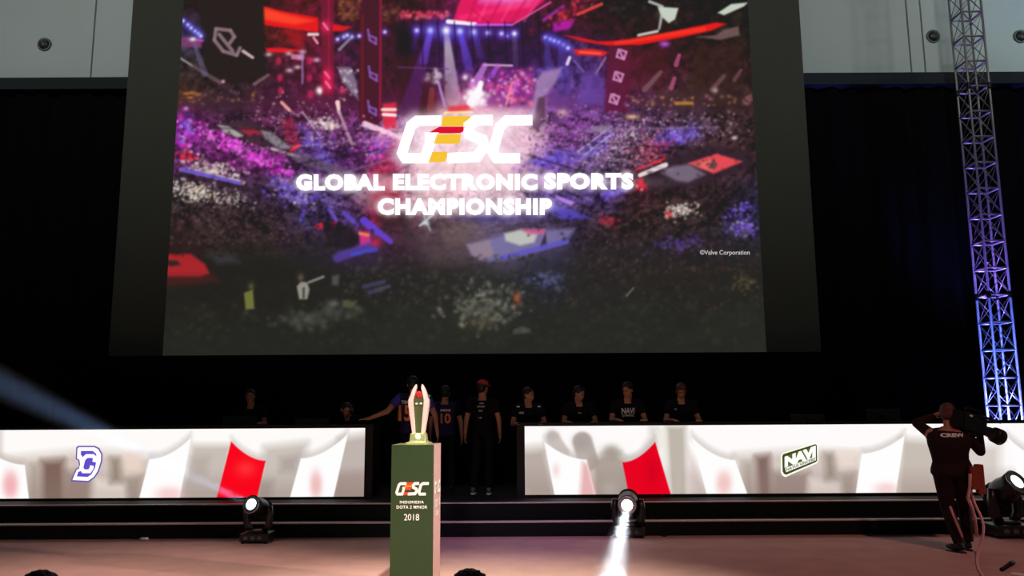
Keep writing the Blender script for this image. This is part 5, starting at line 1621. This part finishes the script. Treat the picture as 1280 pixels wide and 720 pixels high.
# spectators whose heads show at the bottom edge, seated on chairs
sit = dict(pelvis=(0, 0, .50), chest=(0, -.02, .78), neck=(0, -.01, 1.0), head=(0, .02, 1.145), lsh=(-.185, 0, .945), rsh=(.185, 0, .945),
           lel=(-.23, .08, .70), rel=(.23, .08, .70), lwr=(-.14, .30, .60), rwr=(.14, .30, .60), lhip=(-.09, .02, .50), rhip=(.09, .02, .50),
           lkn=(-.12, .44, .50), rkn=(.12, .44, .50), lan=(-.12, .42, .09), ran=(.12, .42, .09))
for lab, u_, vtop, yy, tl in (('seated spectator with smooth dark hair showing at the bottom left corner', 50, 707, 2.9, False),
                              ('seated spectator with tousled black hair at the bottom edge, right of the pedestal', 586, 705.5, 3.0, True)):
    topz = P(u_, vtop, yy).z
    sc = topz / 1.29
    base = P(u_, 715, yy)
    pp, _, _ = human(lab, (base.x, yy, 0), 0, sit, sc, shirt=M['blackcloth'], trousers=M['denim'], tousle=tl, group='spectators in the front row')
    ch = thing('chair', 'grey stacking chair under the ' + ('left' if u_ < 100 else 'middle') + ' front row spectator', 'chair', (base.x, yy, 0), 0, 'front row chairs')
    s_ = sc
    box('seat', (-.22 * s_, -.20 * s_, .36 * s_), (.22 * s_, .24 * s_, .39 * s_), M['chair'], ch, .008)
    box('backrest', (-.22 * s_, -.23 * s_, .55 * s_), (.22 * s_, -.20 * s_, .85 * s_), M['chair'], ch, .008)
    for ax_ in (-1, 1):
        tube('leg', [(ax_ * .2 * s_, .21 * s_, 0), (ax_ * .2 * s_, .21 * s_, .36 * s_)], .011, M['frame'], ch, 8)
        tube('leg', [(ax_ * .2 * s_, -.215 * s_, 0), (ax_ * .2 * s_, -.215 * s_, .84 * s_)], .011, M['frame'], ch, 8)

#@@SPLIT small
# ================================================================ small things
def keyboard(u_, lab, z, yy):
    p = P(u_, 523, yy)
    t = thing('keyboard', lab, 'keyboard', (p.x, yy, z), 0, 'keyboards on the counters')
    box('case', (-.22, -.07, 0), (.22, .07, .02), M['keycap'], t, .004)
    b = bmesh.new()
    for r_ in range(5):
        for c_ in range(15):
            add_box(b, (-.205 + c_ * .0275, -.058 + r_ * .0235, .02), (-.205 + c_ * .0275 + .022, -.058 + r_ * .0235 + .019, .028))
    k = obj('keys', b, M['frame'], t); k['kind'] = 'stuff'
keyboard(741, 'grey keyboard on the right counter before the second player', TABLE_R, LY + .45)
keyboard(836, 'grey keyboard on the right counter before the brown haired player', TABLE_R, LY + .45)


def monitor(u_, lab, z, yy, hh):
    p = P(u_, 523, yy)
    t = thing('monitor', lab, 'monitor', (p.x, yy, z), 0, 'monitors on the counters')
    b = bmesh.new(); add_box(b, (-.27, -.02, .02), (.27, .02, hh), .008); obj('housing', b, M['metal_black'], t)
    box('screen_face', (-.255, .0205, .035), (.255, .022, hh - .015), M['glass'], t)
    box('stand', (-.03, -.045, 0), (.03, -.02, hh * .6), M['frame'], t)
    box('foot', (-.11, -.09, 0), (.11, .07, .012), M['frame'], t, .003)
monitor(1009, 'low black monitor right of the olive team emblem on the right counter', TABLE_R, LY + .5, .13)
monitor(1104, 'black monitor on the right counter near the cameraman', TABLE_R, LY + .5, .21)
monitor(300, 'small black monitor before the far left standing person', TABLE_L, LY + .5, .16)
monitor(390, 'low black monitor on the left counter beside the headset person', TABLE_L, LY + .5, .12)

# scraps on the carpet
def scrap(name, lab, cat, loc, s, material, seed):
    rg = random.Random(seed)
    b = bmesh.new()
    vs = add_ell(b, (0, 0, s * .35), (s, s * .6, s * .35), None, 2)
    for v in vs: v.co += Vector((rg.uniform(-1, 1), rg.uniform(-1, 1), rg.uniform(0, .6))) * s * .16
    mn = min(v.co.z for v in b.verts)
    for v in b.verts: v.co.z -= mn
    o = obj(name, b, material); o.location = loc
    return tag(o, lab, cat)
g_ = G(180, 675.5, 0); scrap('crumpled_paper', 'crumpled white paper scrap on the carpet by the left step', 'paper', g_, .065, M['paper'], 1)
g_ = G(1087, 669.5, 0); scrap('tape_ball', 'small grey ball of tape at the step foot left of the cameraman', 'tape', g_, .04, M['keycap'], 2)
g_ = G(830, 671, 0); scrap('plug_tail', 'small dark connector lying beside the glaring lamp base', 'connector', g_, .035, M['frame'], 3)
pA = G(1252, 712, .02); pB = G(1266, 703, .02)
b = bmesh.new(); add_tube(b, [pA, pA.lerp(pB, .7), pA.lerp(pB, .72), pB], [.02, .02, .026, .026], 12)
o = obj('handheld_torch', b, M['frame'], None, True); tag(o, 'short black torch lying on the carpet in the bottom right corner', 'torch')
g_ = G(1275, 719, 0)
o = box('folded_leaflet', (-.05, -.08, 0), (.05, .08, .012), M['paper']); o.location = g_; o.rotation_euler = (0, 0, R(35)); tag(o, 'white folded leaflet on the carpet at the right edge below the torch', 'paper')
